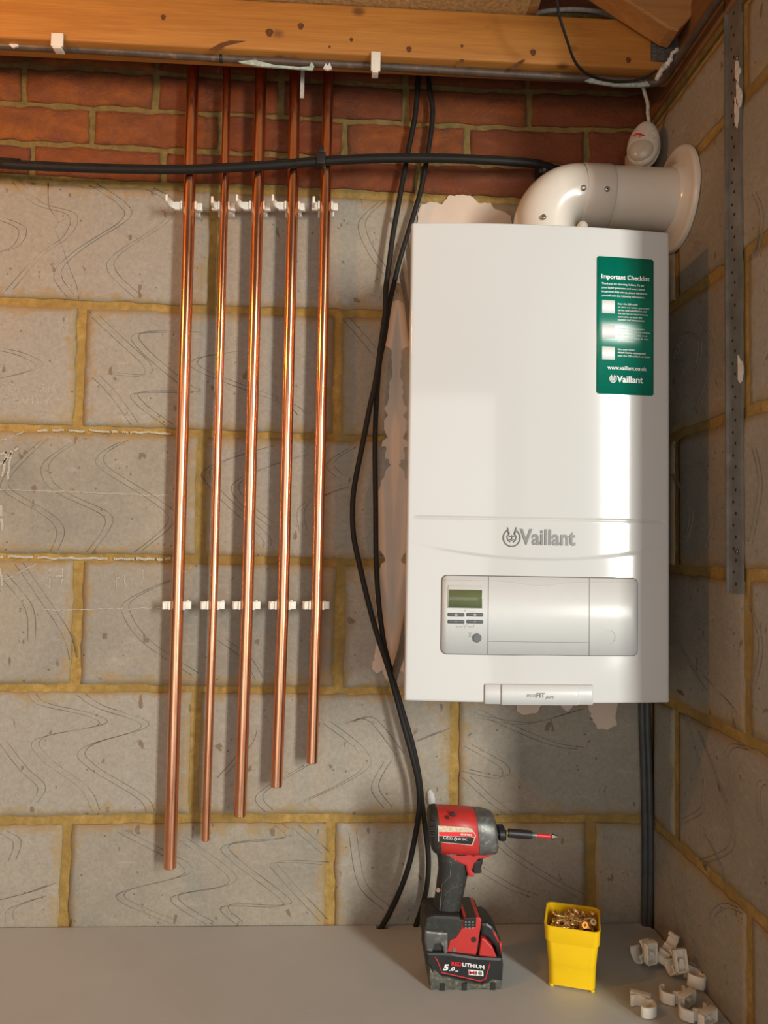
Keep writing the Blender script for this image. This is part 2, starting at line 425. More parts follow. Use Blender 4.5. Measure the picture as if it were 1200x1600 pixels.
def scored(mb, pts, to3, h, wdt=0.0008, pair=0.010, double=True):
    """twin comb lines scored in the block face: two thin raised burrs following the path"""
    P = [Vector(p) for p in pts]
    # Catmull-Rom
    out = []
    Q = [P[0]]+P+[P[-1]]
    for i in range(1, len(Q)-2):
        for k in range(8):
            t = k/8; p0, p1, p2, p3 = Q[i-1], Q[i], Q[i+1], Q[i+2]
            out.append(0.5*((2*p1)+(p2-p0)*t+(2*p0-5*p1+4*p2-p3)*t*t+(3*p1-3*p2+p3-p0)*t**3))
    out.append(P[-1])
    for off in ((0, pair) if double else (0,)):
        pp = [q+Vector((off, 0.002*nz(q.x*9, q.y*9)+off*0.25)) for q in out]
        o = len(mb.v)
        for i, q in enumerate(pp):
            t = (pp[min(i+1, len(pp)-1)]-pp[max(i-1, 0)])
            if t.length < 1e-9: t = Vector((1, 0))
            t.normalize(); nrm = Vector((-t.y, t.x)); ww = wdt*(0.8+0.7*nz(q.x*60, q.y*60, 5))
            for sgn, hh in ((-1, h-0.0008), (0, h+0.0009), (1, h-0.0008)):
                e = q+nrm*ww*sgn; mb.v.append(Vector(to3(e.x, e.y, hh)))
        for i in range(len(pp)-1):
            for k in range(2):
                a = o+i*3+k; mb.f.append((a, a+1, a+4, a+3)); mb.mi.append(0); mb.sm.append(False)

# --- back wall
mb = MB(); E_, T_ = [], []
mortar_sheet(mb, E_, T_, -2.0, XC, -1.4, 1.75, back3)
PROUD = 0.0032
def vx(u, v): return at(u, v, Y=0).x
VJ = {-1: [vx(103,1360), vx(516,1360), vx(922,1370)], 0: [vx(305,1180), vx(710,1180)], 1: [vx(121,970), vx(530,970), 0.9],
      2: [vx(314,780), 0.675], 3: [vx(126,570), vx(527,590), 0.9], 4: [vx(334,380), 0.69]}
for k in (-2, -4): VJ[k] = [0.225, 0.675]
for k in (-3, -5, -6): VJ[k] = [0.0, 0.45, 0.9]
tones = {}
for k in range(-6, 5):
    js = sorted(VJ[k]); 
    while js[0] > -2.0: js.insert(0, js[0]-0.45)
    while js[-1] < XC: js.append(js[-1]+0.45)
    for a, b in zip(js, js[1:]):
        x0 = max(a+0.0088, -2.0); x1 = min(b-0.0088, XC-0.004)
        if x1-x0 < 0.01: continue
        hb = 0.0070
        random.seed(int(k*100+round(a*10)))
        cs = [(x0, bedz(k, x0)+hb), (x1, bedz(k, x1)+hb), (x1, bedz(k+1, x1)-hb), (x0, bedz(k+1, x0)-hb)]
        add_block(mb, E_, T_, *cs, back3, 1, PROUD, k*7.3+a*3, res=0.011 if k > -2 else 0.03, tonev=random.random())
# bricks above
JR = {0: [vx(52,250), vx(257,250), vx(460,250)], 1: [vx(145,190), vx(345,190), vx(540,200), vx(730,215), vx(916,225)], 2: [vx(40,125), vx(245,130), vx(440,135), vx(634,155), vx(827,170)]}
def brickbed(k, x):
    z5 = bedz(5, x)
    return z5 + [0, 0.0665, 0.137, 0.207, 0.28, 0.355, 0.43, 0.505][k]
BC = 0
for k in range(0, 7):
    js = sorted(JR.get(k, [0.1125*(k % 2)+0.225*i-0.9 for i in range(9)]))
    while js[0] > -2.0: js.insert(0, js[0]-0.225)
    while js[-1] < XC: js.append(js[-1]+0.225)
    for a, b in zip(js, js[1:]):
        x0 = max(a+0.006, -2.0); x1 = min(b-0.006, XC-0.003)
        if x1-x0 < 0.008: continue
        random.seed(int(k*1000+round(a*100)))
        hb = 0.0052
        cs = [(x0, brickbed(k, x0)+hb+(0.004 if k == 0 else 0)), (x1, brickbed(k, x1)+hb+(0.004 if k == 0 else 0)), (x1, brickbed(k+1, x1)-hb), (x0, brickbed(k+1, x0)-hb)]
        lit_left = 0.25*max(0, min(1, (0.5-x0)/0.6))  # warm light on the left bricks, put into their colour tone
        add_block(mb, E_, T_, *cs, back3, 2, 0.0045, k*3.1+a*5, res=0.008, tonev=min(1, random.random()*0.75+lit_left), jit=0.0022, rough=0.0016)
wall_back = mb.build('wall_back', [M['mortar'], M['block'], M['brick']])
def set_attr(o, E, T):
    for nm, dat in (('edge', E), ('tone', T)):
        a = o.data.attributes.new(nm, 'FLOAT', 'POINT'); a.data.foreach_set('value', dat)
set_attr(wall_back, E_, T_); struct(wall_back)

# scored lines on the back wall, traced per block
LB = [
 [(20,285),(55,320),(108,338),(100,370),(60,400),(10,455)], [(140,290),(185,320),(190,345),(115,395),(85,430),(105,465)],
 [(230,297),(262,318),(252,350),(180,398),(170,425),(210,465)], [(0,345),(30,360),(22,385),(0,396)], [(590,318),(560,350),(575,395),(600,430)],
 [(0,548),(30,556),(57,571),(40,582),(0,592)], [(145,497),(190,540),(224,572),(220,588),(165,585)], [(145,590),(175,620),(205,663)],
 [(300,522),(215,523),(215,545),(280,600),(303,613)], [(303,614),(212,614),(215,632),(260,666)], [(360,552),(305,562),(312,582),(440,630),(465,648)],
 [(535,500),(565,535),(585,560)],
 [(65,688),(30,720),(5,750),(10,770),(70,805),(90,830),(80,862)], [(120,688),(72,720),(67,745),(90,770),(160,805),(160,830),(136,862)],
 [(190,690),(155,712),(160,735),(240,785),(263,815),(212,862)], [(415,700),(327,730),(326,760),(405,835),(412,855)], [(470,712),(362,760),(425,825)],
 [(545,760),(470,790),(468,830)], [(545,700),(510,725),(525,745)],
 [(25,882),(55,925),(98,990),(110,1030)], [(265,905),(197,940),(195,965),(220,1000),(260,1030),(300,1055)], [(0,900),(40,950),(45,1000)], [(340,1000),(380,1030),(400,1062)],
 [(45,1086),(65,1102),(140,1120),(150,1135),(57,1155),(65,1185),(125,1230),(145,1268)], [(122,1086),(150,1105),(222,1134),(128,1170),(140,1200),(215,1245),(230,1268)],
 [(0,1160),(30,1200),(60,1230),(48,1255)], [(505,1130),(558,1172),(560,1205),(465,1255)], [(475,1195),(402,1240),(415,1268)], [(390,1120),(385,1160),(340,1215)],
 [(185,1300),(250,1332),(285,1352),(280,1368),(182,1400),(270,1442)], [(280,1310),(353,1365),(345,1385),(267,1402),(323,1442)],
 [(430,1290),(443,1309),(352,1320),(362,1345),(438,1403),(430,1415),(347,1416),(368,1442)], [(455,1292),(503,1333)], [(503,1350),(427,1348),(437,1370),(500,1438)],
 [(0,1405),(40,1395),(75,1382)], [(10,1440),(14,1420),(60,1402)], [(0,1300),(22,1315),(14,1345)],
 [(725,1165),(780,1198),(776,1216),(722,1205)], [(722,1215),(760,1250),(790,1272)], [(735,1110),(850,1160),(900,1170)], [(740,1120),(820,1130),(900,1110)], [(600,1190),(580,1230),(600,1262)],
 [(545,1300),(560,1380),(600,1420)], [(735,1352),(790,1385),(830,1400)], [(760,1300),(800,1340),(900,1400)], [(640,1160),(690,1140)],
 [(540,1130),(575,1125),(620,1180)],
]
mb = MB()
for l in LB: scored(mb, [(at(u, v, Y=0).x, at(u, v, Y=0).z) for u, v in l], back3, PROUD, 0.0009, 0.013)
sc_o = mb.build('scored_lines', M['groove'], wall_back)
# single crack in the top left block
mb = MB()
scored(mb, [(at(u, v, Y=0).x, at(u, v, Y=0).z) for u, v in [(76,287),(78,325),(92,345),(88,360),(98,385),(110,420),(120,445),(124,468)]], back3, PROUD-0.0003, 0.0009, double=False)
mb.build('crack', M['hole'], wall_back)

def patch(mb, px, to3, h, ax, jitter=0.003, seed=0, thick=0.0016):
    """irregular thin skin (plaster, chalk) on a wall; px are photo measurements"""
    P = []
    for u, v in px:
        q = at(u, v, **ax); P.append(Vector((q.x if 'Y' in ax else q.y, q.z)))
    pts = []
    for i in range(len(P)):
        a, b = P[i], P[(i+1) % len(P)]; n = max(1, int((b-a).length/0.005))
        for k in range(n):
            q = a.lerp(b, k/n); pts.append(q+Vector((nz(q.x*130, q.y*130, seed), nz(q.x*130, q.y*130, seed+7)))*jitter)
    mb.rings([[to3(q.x, q.y, h-0.002) for q in pts], [to3(q.x, q.y, h+thick) for q in pts]], 0, False, True)
mb = MB()
patch(mb, [(609,475),(621,470),(640,474),(640,1075),(617,1072),(603,1060),(597,1046),(590,1052),(581,1045),(586,1020),(590,971),(586,930),(592,918),(593,886),(603,874),(601,868),(590,858),(588,768),(594,760),(601,738),(610,727),(606,718),(601,716),(604,700),(595,697),(597,690),(606,685),(600,670),(600,655),(606,650),(601,641),(608,620),(608,600),(613,590),(611,560),(613,551),(607,543),(600,540)], back3, PROUD, {'Y': 0}, 0.0035, 1)
patch(mb, [(652,345),(655,324),(672,318),(682,320),(690,322),(700,309),(722,306),(735,309),(748,320),(765,319),(772,330),(786,333),(798,340),(800,372),(655,372)], back3, 0.0045, {'Y': 0}, 0.0035, 2)
patch(mb, [(805,1085),(808,1113),(822,1115),(838,1112),(846,1100),(850,1085)], back3, PROUD, {'Y': 0}, 0.004, 3)
patch(mb, [(872,1085),(876,1104),(886,1112),(893,1106),(896,1085)], back3, PROUD, {'Y': 0}, 0.003, 4)
patch(mb, [(912,1080),(919,1108),(924,1122),(932,1138),(948,1138),(963,1133),(960,1112),(966,1085)], back3, PROUD, {'Y': 0}, 0.004, 5)
mb.build('plaster_patches', M['plaster'], wall_back)
mb = MB()
def chalk(pts, wd=0.0022):
    P = [Vector((at(u, v, Y=0).x, at(u, v, Y=0).z)) for u, v in pts]
    for a, b in zip(P, P[1:]):
        n = max(2, int((b-a).length/0.0035)); t = (b-a).normalized(); nr = Vector((-t.y, t.x))
        for k in range(n):
            if nz(a.x*50+k*0.37, b.y*40+k*0.2, 2) < -0.30: continue
            q0 = a.lerp(b, k/n); q1 = a.lerp(b, (k+0.9)/n)
            j = nr*nz(q0.x*90, q0.y*90)*0.0022; ww = wd*(0.35+0.5*abs(nz(q0.x*300, q0.y*300))+0.2)
            q = [q0+j-nr*ww, q1+j-nr*ww, q1+j+nr*ww, q0+j+nr*ww]
            mb.add([back3(e.x, e.y, PROUD+0.0011) for e in q], [(0, 1, 2, 3)])
for l, wd in [([(0,765),(90,768),(200,772),(268,775)],0.0011), ([(60,673),(150,674),(268,678)],0.0026), ([(0,870),(60,871),(150,873),(268,873)],0.0030), ([(70,952),(180,951),(265,949)],0.0009),
          ([(0,712),(12,706),(6,745)],0.003), ([(18,704),(14,750)],0.003), ([(0,728),(30,700)],0.003), ([(3,790),(5,830)],0.004),
          ([(2,885),(5,915)],0.0025), ([(10,905),(60,880)],0.0012), ([(80,890),(78,918)],0.0018), ([(100,888),(98,915)],0.0018), ([(79,902),(99,900)],0.0018),
          ([(182,895),(184,925)],0.0012), ([(184,905),(195,898),(198,920)],0.0012), ([(225,890),(222,915)],0.0012), ([(300,885),(270,915)],0.0010),
          ([(0,690),(40,675)],0.0012)]:
    chalk(l, wd)
def word(strokes, u0, v0, s, wd=0.0010):
    for st in strokes: chalk([(u0+x*s, v0+y*s) for x, y in st], wd)
# hand written: BONUS in / CAVITY
word([[(0,0),(0,10),(5,9),(5,6),(0,5),(4,4),(4,1),(0,0)], [(9,2),(8,8),(12,10),(15,7),(14,2),(9,2)], [(19,10),(19,1),(26,10),(26,1)], [(30,1),(30,9),(36,9),(36,1)],
      [(46,1),(40,3),(46,6),(41,10)], [(51,4),(51,10)], [(55,10),(55,4),(60,5),(60,10)]], 4, 599, 1.45)
word([[(7,1),(0,4),(1,9),(8,9)], [(11,10),(15,1),(19,10)], [(13,6),(18,6)], [(22,1),(26,10),(30,1)], [(34,1),(34,10)], [(37,1),(46,1)], [(41,1),(41,10)], [(49,1),(52,5),(56,0)], [(52,5),(50,11)]], 6, 618, 1.35, 0.0011)
mb.build('chalk_marks', M['chalk'], wall_back)

# --- right wall (up to the side opening), its end reveals, and the rest of the shell
mb = MB(); E_, T_ = [], []
mortar_sheet(mb, E_, T_, -0.50, 0.0, -1.4, 1.262, right3)
rows = {-6: 0, -5: 1, -4: 0, -3: 1, -2: 0, -1: 1, 0: 0, 1: 1, 2: 0, 3: 1, 4: 0, 5: 1}
RB = {}
def rz(k): return 0.225*k if k < 6 else 1.262
for k in range(-6, 6):
    off = -0.106 if rows[k] == 0 else -0.331
    js = [off-0.45, off, off+0.45]; js = sorted(js)
    for a, b in zip(js, js[1:]):
        y0 = max(a+0.0085, -0.497); y1 = min(b-0.0085, -0.010)
        if y1-y0 < 0.01: continue
        random.seed(k*17+int(a*100)); z1 = min(rz(k+1), 1.262)
        add_block(mb, E_, T_, (y0, rz(k)+0.0085), (y1, rz(k)+0.0085), (y1, z1-0.0085), (y0, z1-0.0085), right3, 1, PROUD, k*2.7+a*4, res=0.011 if k > -2 else 0.03, tonev=random.random())
o_ = len(mb.v)
mb.box((XC-0.0005, -0.502, -1.4), (XC+0.10, 0.1, 1.262), 0); E_ += [0]*8; T_ += [0.5]*8
wall_right = struct(mb.build('wall_right', [M['mortar'], M['block']])); set_attr(wall_right, E_, T_)
LR = [[(1079,1120),(1098,1190),(1106,1240),(1101,1270),(1073,1286)], [(1097,1144),(1130,1225),(1150,1290),(1147,1330),(1100,1352)],
      [(1162,1426),(1140,1418),(1122,1430),(1116,1450)], [(1173,1171),(1151,1168),(1140,1184)], [(1200,1225),(1193,1235),(1195,1290)],
      [(1060,560),(1075,520),(1098,530),(1095,570),(1075,600)], [(1100,495),(1120,540),(1110,600),(1095,640)], [(1055,740),(1085,800),(1075,850)], [(1100,720),(1125,780),(1110,860)],
      [(1065,1000),(1090,1050),(1110,1080)], [(1108,1060),(1150,1105),(1155,1125)], [(1185,700),(1195,760),(1180,850)], [(1185,300),(1198,340),(1185,400)],
      [(1180,950),(1196,1010),(1183,1080)], [(1070,330),(1085,370),(1100,380)], [(1110,1310),(1130,1350),(1140,1380)], [(1075,1370),(1082,1440),(1100,1520)], [(1050,1350),(1060,1420),(1066,1480)], [(1055,1200),(1050,1270)]]
mb = MB()
for l in LR: scored(mb, [(at(u, v, X=XC).y, at(u, v, X=XC).z) for u, v in l], right3, PROUD, 0.0007, 0.010)
mb.build('scored_lines', M['groove'], wall_right)
mb = MB()
for (u, v, du, dv) in [(1066,1082,6,5),(1126,1228,2,9),(1123,1180,2,8),(1150,1246,2,5),(1146,1285,2,6),(1160,1215,1,5),(1090,1170,1,4),(1104,1355,2,5)]:
    patch(mb, [(u-du,v-dv),(u+du*0.2,v-dv*0.6),(u+du,v+dv),(u-du*0.3,v+dv*0.5)], right3, PROUD-0.0004, {'X': XC}, 0.001, 3, 0.0006)
mb.build('brown_stains', plain('stain', (0.14, 0.09, 0.045), 0.9), wall_right)
mb = MB(); mb.box((XC-0.0005, -3.2, -1.4), (XC+0.10, -2.3, 1.75)); mb.box((XC-0.0005, -2.3, 1.262), (XC+0.10, 0.1, 1.75)); mb.box((XC-0.0005, -2.3, 1.262), (XC+0.10, -2.29, 1.75))
struct(mb.build('wall_right_rear', M['render']))
mb = MB(); mb.box((-2.1, -3.2, -1.4), (-2.0, 0.0, 1.75)); struct(mb.build('wall_left', M['render']))
mb = MB(); mb.box((-2.1, -3.3, -1.4), (-1.4, -3.2, 1.75)); mb.box((0.98, -3.3, -1.4), (1.12, -3.2, 1.75)); mb.box((-1.4, -3.3, 1.3), (0.98, -3.2, 1.75))
struct(mb.build('wall_front', M['render']))
mb = MB(); mb.box((-2.1, -3.3, -1.5), (1.6, 0.1, -1.4)); struct(mb.build('floor', M['concrete']))
mb = MB(); mb.box((-2.1, -3.3, 1.75), (1.13, 0.1, 1.80)); struct(mb.build('ceiling', M['dark_wood']))

# =================================================================== TIMBER AND ROOF
JY = -0.135
jz0 = at(0, 58, Y=JY).z; jz1 = at(600, 10, Y=JY).z
x_end = at(1062, 90, Y=JY).x
root = thing('ceiling_joist', 'long orange pine joist running across the top of the brick wall', 'joist', (x_end, JY, jz0))
mb = MB(); mb.box((-1.98, JY, jz0), (x_end, JY+0.05, jz1))
bevel(mb.build('timber', M['joist'], root), 0.004)
mb = MB()
c0 = at(1017, 57, Y=JY-0.001); c1 = at(1063, 98, Y=JY-0.001)
mb.box((c0.x, JY-0.0015, c1.z), (c1.x, JY, c0.z), 0)
for i in range(4):
    for j in range(7):
        x = lerp(c0.x, c1.x, (i+0.5)/4); z = lerp(c1.z, c0.z, (j+0.5)/7)
        mb.box((x-0.0035, JY-0.0028, z-0.0008), (x+0.0025, JY-0.0014, z+0.0008), 1)
mb.build('nail_plate', [M['nail'], M['galv']], root)
# knots showing on the joist face
KN = plain('knot_brown', (0.13, 0.045, 0.012), 0.6, var=0.3, scale=200)
for u, v, r in [(255,27,.004),(421,51,.006),(470,41,.005),(515,73,.002),(549,62,.003),(639,77,.0045),(833,82,.005),(722,72,.0025),(982,94,.0045),(722,95,.003)]:
    p = at(u, v, Y=JY-0.0004)
    mb = MB(); mb.add([(p.x+r*math.cos(a)*(1+.2*math.sin(3*a)), p.y, p.z+r*1.2*math.sin(a)) for a in [i*PI/7 for i in range(14)]], [tuple(range(14))]); mb.build('knot', KN, root)
for l in ([(325,78),(345,67),(360,63),(385,64),(372,67),(352,72),(340,80)], [(798,106),(812,95),(821,92),(818,97),(806,107)]):
    mb = MB(); mb.add([at(u, v, Y=JY-0.0004) for u, v in l], [tuple(range(len(l)))]); mb.build('knot', KN, root)

# loft board lying on the joist, its underside seen at the top
bx = at(826, 12, Z=jz1).x
mb = MB(); mb.box((-1.98, -0.62, jz1+0.001), (bx, -0.09, jz1+0.019))
tag(set_origin(mb.build('loft_board', M['chip']), (bx, -0.09, jz1)), 'sandy chipboard loft sheet lying on top of the pine joist', 'board')
# short noggin end next to the board
mb = MB()
pl = [at(u, v, Y=-0.128) for u, v in [(818,26),(838,24),(848,-14),(830,-14)]]
mb.prism([(p.x, p.z+0.002) for p in pl], -0.15, -0.118, 0, 0.001)
tag(set_origin(mb.build('batten_offcut', M['rafter']), (pl[0].x, -0.13, pl[0].z)), 'small sawn batten end standing on the joist beside the loft board', 'batten')
# rafter, diagonal, in front of the joist end
mb = MB(); Yr = -0.185
pl = [at(u, v, Y=Yr) for u, v in [(925,-34),(1046,44),(1060,48),(1074,34),(1138,-50),(1000,-80)]]
mb.prism([(p.x, p.z) for p in pl], Yr, Yr+0.045, 0, 0.003)
tag(set_origin(mb.build('rafter', M['rafter']), tuple(pl[1])), 'diagonal pine rafter crossing the top right corner above the joist', 'rafter')
# wall plate along the right wall
pr = thing('wall_plate', 'brown timber wall plate bedded on top of the right block wall', 'timber', (XC, -0.30, 1.272))
mb = MB(); mb.box((XC-0.012, -0.50, 1.272), (XC+0.09, -0.002, 1.372)); bevel(mb.build('timber', M['plate_wood'], pr), 0.003)
mb = MB(); mb.box((XC-0.006, -0.50, 1.2615), (XC+0.09, -0.002, 1.272)); mb.build('mortar_bed', M['mortar'], pr)
# dark felt/boarding above the right corner
# =================================================================== CONDUIT UNDER THE JOIST
cpx = [(-60,68),(0,71),(175,80),(350,91.5),(595,104),(900,122),(1015,130)]
CY = -0.112
cp = [at(u, v, Y=CY) for u, v in cpx]
end = cp[-1]
cor = [end+Vector((0.012, -0.002, 0.001)), end+Vector((0.019, -0.010, 0.002)), end+Vector((0.022, -0.022, 0.002)), Vector((end.x+0.022, -0.30, end.z+0.004)), Vector((end.x+0.022, -0.62, end.z+0.008))]
left = [Vector((-1.9, CY, cp[0].z))]
root = thing('steel_conduit', 'old brown steel conduit running under the joist and round the corner', 'pipe', tuple(cp[1]))
mb = MB(); mb.tube(left+cp+cor, 0.0066, 16); mb.build('tube', M['conduit'], root)
mb = MB(); mb.tube([at(344, 91.4, Y=CY), at(348, 91.6, Y=CY)], 0.0073, 16); mb.build('coupler', M['blackp'], root)
def smear(pts, parent, mat='verdigris', yy=None, name='paint_smear'):
    mb = MB(); P = [at(u, v, Y=(CY-0.0065 if yy is None else yy)) for u, v in pts]
    mb.prism([(p.x, p.z) for p in P], P[0].y-0.0008, P[0].y+0.002, 0, 0); return mb.build(name, M[mat], parent)
smear([(372,96),(398,94),(430,102),(470,105),(483,104),(487,97),(491,104),(488,110),(450,107),(408,104),(378,99)], root)
smear([(914,126),(925,122),(960,131),(1000,130),(1010,127),(1016,134),(1000,136),(960,135),(922,129)], root)
smear([(505,107),(509,99),(512,103),(515,98),(519,108),(511,110)], root, 'filler')
smear([(14,70),(24,66),(30,72),(20,75)], root, 'filler')
# foam blobs by the corner
mb = MB(); random.seed(4)
ps = [at(u, v, Y=-0.17) for u, v in [(1027,122),(1034,108),(1042,100),(1050,86),(1060,74)]]
pts = []; rr = []
for a, b in zip(ps, ps[1:]):
    for k in range(5): pts.append(a.lerp(b, k/5)+Vector((random.uniform(-.002,.002), 0, random.uniform(-.002,.002)))); rr.append(random.uniform(0.002, 0.0055))
mb.tube(pts, rr, 8); mb.build('foam_drip', M['filler'], root)

# =================================================================== COPPER PIPES
PY = -0.036
PIPES = [((302,97),(295.6,320),(277.3,945),(265.5,1355),0.0105,'leftmost and longest copper pipe, reaching lowest down the block wall'),
         ((355,100),(350.5,320),(333.3,945),(321.3,1312),0.0069,'thinnest copper pipe, second from the left, with brown tarnish spots'),
         ((408,106),(402.5,320),(386.2,945),(375,1274),0.0103,'middle copper pipe of the five on the block wall'),
         ((461.5,107),(457,320),(442.2,945),(432,1228),0.0100,'fourth copper pipe from the left, second shortest of the row'),
         ((513.5,108),(508.7,320),(495,945),(487.5,1191),0.0097,'rightmost and shortest copper pipe, passing behind the cable tie')]
pipe_x = []
for top, a, b, bot, r, lab in PIPES:
    P = [at(*top, Y=PY), at(*a, Y=PY), at(*b, Y=PY), at(*bot, Y=PY)]
    up = P[0]+(P[0]-P[1]).normalized()*0.22
    path = [up]+P
    root = thing('copper_pipe', lab, 'pipe', tuple(P[-1]), 'bare copper pipes clipped to the block wall')
    mb = MB(); pts = []
    for i in range(len(path)-1):
        for k in range(10): pts.append(path[i].lerp(path[i+1], k/10))
    pts.append(path[-1])
    mb.tube(pts, r, 32, caps=False); e = path[-1]; dn = (path[-1]-path[-2]).normalized()
    mb.tube([e, e+dn*0.001], [r, r*0.93], 32, caps=False); mb.tube([e+dn*0.001, e-dn*0.03], r*0.88, 32, caps=True)
    mb.build('tube', M['copper'], root)
    pipe_x.append((path, r))
# dark stain band on first pipe
def band(i, v, h, mat):
    pass

# ---------------------------------------------------------------- nylon pipe clips
def thick_path(mb, pts, t, z0, z1):
    P = [Vector(p) for p in pts]; Lf, Rt = [], []
    for i in range(len(P)):
        d = (P[min(i+1, len(P)-1)]-P[max(i-1, 0)]).normalized(); n = Vector((-d.y, d.x)); tt = t[i] if isinstance(t, list) else t
        Lf.append(P[i]+n*tt/2); Rt.append(P[i]-n*tt/2)
    rs = []
    for l, r_ in zip(Lf, Rt): rs.append([(l.x, l.y, z0), (r_.x, r_.y, z0), (r_.x, r_.y, z1), (l.x, l.y, z1)])
    mb.rings(rs, 0, False, True)
def clip_parts(root, rad, arm):
    """local frame: x across, -y out of the wall, z along the pipe; pipe centre at y=-0.036"""
    cyy = -0.036; ri = rad+0.0006
    mb = MB()
    yb = cyy+ri+0.003                       # top of base block
    mb.box((-0.0125, yb, -0.0065), (0.0125, 0.0, 0.0065))
    mb.box((-0.0145, -0.010, -0.0075), (-0.0095, 0.0, 0.0075)); mb.box((0.0095, -0.010, -0.0060), (0.0145, 0.0, 0.0075))
    bevel(mb.build('base', M['nylon'], root, local=True), 0.0008, 2)
    mb = MB(); r2 = ri+0.0018
    pts = [(r2*math.cos(a)*1.0, cyy+r2*math.sin(a)) for a in [math.radians(d) for d in range(-25, 206, 15)]]
    thick_path(mb, pts, 0.0034, -0.007, 0.007)
    # widened shoulders that stand out either side of the pipe
    sx = max(ri+0.0030, 0.0105)
    mb.box((-sx-0.011, cyy-0.001, -0.0068), (-ri-0.0005, cyy+0.0075, 0.0068)); mb.box((ri+0.0005, cyy+0.001, -0.0062), (sx+0.0085, cyy+0.0085, 0.0068))
    bevel(mb.build('saddle', M['nylon'], root, local=True), 0.0008, 2)
    mb = MB(); x0 = -sx-0.009
    if arm == 'open':
        thick_path(mb, [(x0, cyy+0.002), (x0-0.005, cyy-0.0015), (x0-0.0085, cyy-0.008), (x0-0.0095, cyy-0.018), (x0-0.0085, cyy-0.030)], [0.004, 0.0045, 0.0045, 0.004, 0.0035], -0.0058, 0.0058)
    elif arm == 'short':
        thick_path(mb, [(x0+0.006, cyy+0.002), (x0+0.0015, cyy-0.005), (x0+0.0015, cyy-0.014), (x0+0.003, cyy-0.024)], [0.0045, 0.0048, 0.0045, 0.004], -0.0058, 0.0058)
    else:
        thick_path(mb, [(x0+0.002, cyy+0.001), (x0+0.001, cyy-0.006), (x0+0.004, cyy-0.010)], 0.004, -0.0062, 0.0062)
    bevel(mb.build('hinge_strap', M['nylon'], root, local=True), 0.0006, 2)
ordn = ['leftmost', 'second', 'middle', 'fourth', 'rightmost']
arms = ['open', 'short', 'open', 'open', 'short']
for i, (path, r) in enumerate(pipe_x):
    for row, (v, ch) in enumerate(((323, arms[i]), (946, 'closed'))):
        u = PIPES[i][1+row][0]; q = at(u, v, Y=PY)
        lab = ('white nylon clip with raised strap on the upper part of the %s copper pipe' if row == 0 else 'white nylon clip holding the lower half of the %s copper pipe') % ordn[i]
        if row == 0 and ch == 'short': lab = lab.replace('raised strap', 'short curled strap')
        root = thing('pipe_clip', lab, 'clip', (q.x, -0.0025, q.z), 'white nylon clips along the copper pipes')
        clip_parts(root, r, ch)
# clips on the conduit and the joist
for u0, v0, u1, v1, lab in [(81,53,99,80,'small white clip hooked over the conduit at the far left'), (580,82,594,118,'white strip clip hanging over the conduit right of the pipes')]:
    a = at(u0, v0, Y=-0.137); b = at(u1, v1, Y=-0.137); root = thing('conduit_clip', lab, 'clip', (a.x, -0.137, b.z), 'white clips on the steel conduit')
    mb = MB(); mb.box((a.x, -0.1405, b.z+0.006), (b.x, -0.1365, a.z)); bevel(mb.build('plate', M['nylon'], root), 0.001)
    zc = at((u0+u1)/2, (v0+v1)/2, Y=CY).z
    mb = MB(); mb.box((a.x+0.002, -0.139, b.z+0.004), (b.x-0.003, -0.122, b.z+0.008)); bevel(mb.build('hook', M['nylon'], root), 0.001)
# clear plastic strip hanging beside the fourth pipe
a = at(470, 106, Y=-0.06); b = at(475, 154, Y=-0.06)
mb = MB(); mb.box((a.x, -0.0615, b.z), (b.x, -0.0600, a.z)); tag(set_origin(mb.build('plastic_strip', M['cord_white']), (a.x, -0.06, a.z)), 'thin pale plastic strip hanging from the conduit beside the fourth copper pipe', 'strip')

# =================================================================== CABLES
def catmull(P, n=8):
    Q = [P[0]]+P+[P[-1]]; out = []
    for i in range(1, len(Q)-2):
        for k in range(n):
            t = k/n; p0, p1, p2, p3 = Q[i-1], Q[i], Q[i+1], Q[i+2]
            out.append(0.5*((2*p1)+(p2-p0)*t+(2*p0-5*p1+4*p2-p3)*t*t+(3*p1-3*p2+p3-p0)*t**3))
    out.append(P[-1]); return out
def cable(name, px, r, mat, label, cat='cable', Y=-0.03, group=None, world=None, seg=12):
    P = [at(p[0], p[1], Y=(p[2] if len(p) > 2 else Y)) for p in px] if world is None else world
    mb = MB(); mb.tube(catmull(P), r, seg); o = mb.build(name, M[mat])
    if label: tag(set_origin(o, tuple(P[-1])), label, cat, group)
    return o
YH = -0.0555
hz = [(-80,251,-0.053),(0,257,-0.0545),(100,262),(200,265),(300,265.5),(400,260.5),(450,257),(500,253),(560,249.5),(620,248),(700,248.5),(780,252,-0.05),(830,256,-0.038),(862,262,-0.03),(890,270,-0.02)]
P = [at(p[0], p[1], Y=p[2] if len(p) > 2 else YH) for p in hz]
P.insert(0, Vector((-1.5, -0.05, P[0].z)))
root = thing('main_cable', 'thick black cable sagging across the brickwork in front of all five pipes', 'cable', tuple(P[-1]))
mb = MB(); mb.tube(catmull(P), 0.0068, 14); mb.build('sheath', M['cable'], root)
mb = MB(); mb.tube([p+Vector((0, -0.001, 0.0048)) for p in catmull(P)][8:-12], 0.0040, 10); mb.build('second_core', M['cable'], root)
q = at(502, 250, Y=YH)
root = thing('cable_clip', 'square black clip gripping the black cable on the rightmost copper pipe', 'clip', (q.x, YH, q.z))
mb = MB(); mb.box((q.x-0.0075, YH-0.010, q.z-0.011), (q.x+0.0075, YH+0.012, q.z+0.010)); bevel(mb.build('body', M['blackp'], root), 0.0015)
mb = MB(); mb.box((q.x-0.004, YH-0.012, q.z+0.008), (q.x+0.0045, YH-0.002, q.z+0.019)); bevel(mb.build('tail', M['blackp'], root), 0.001)
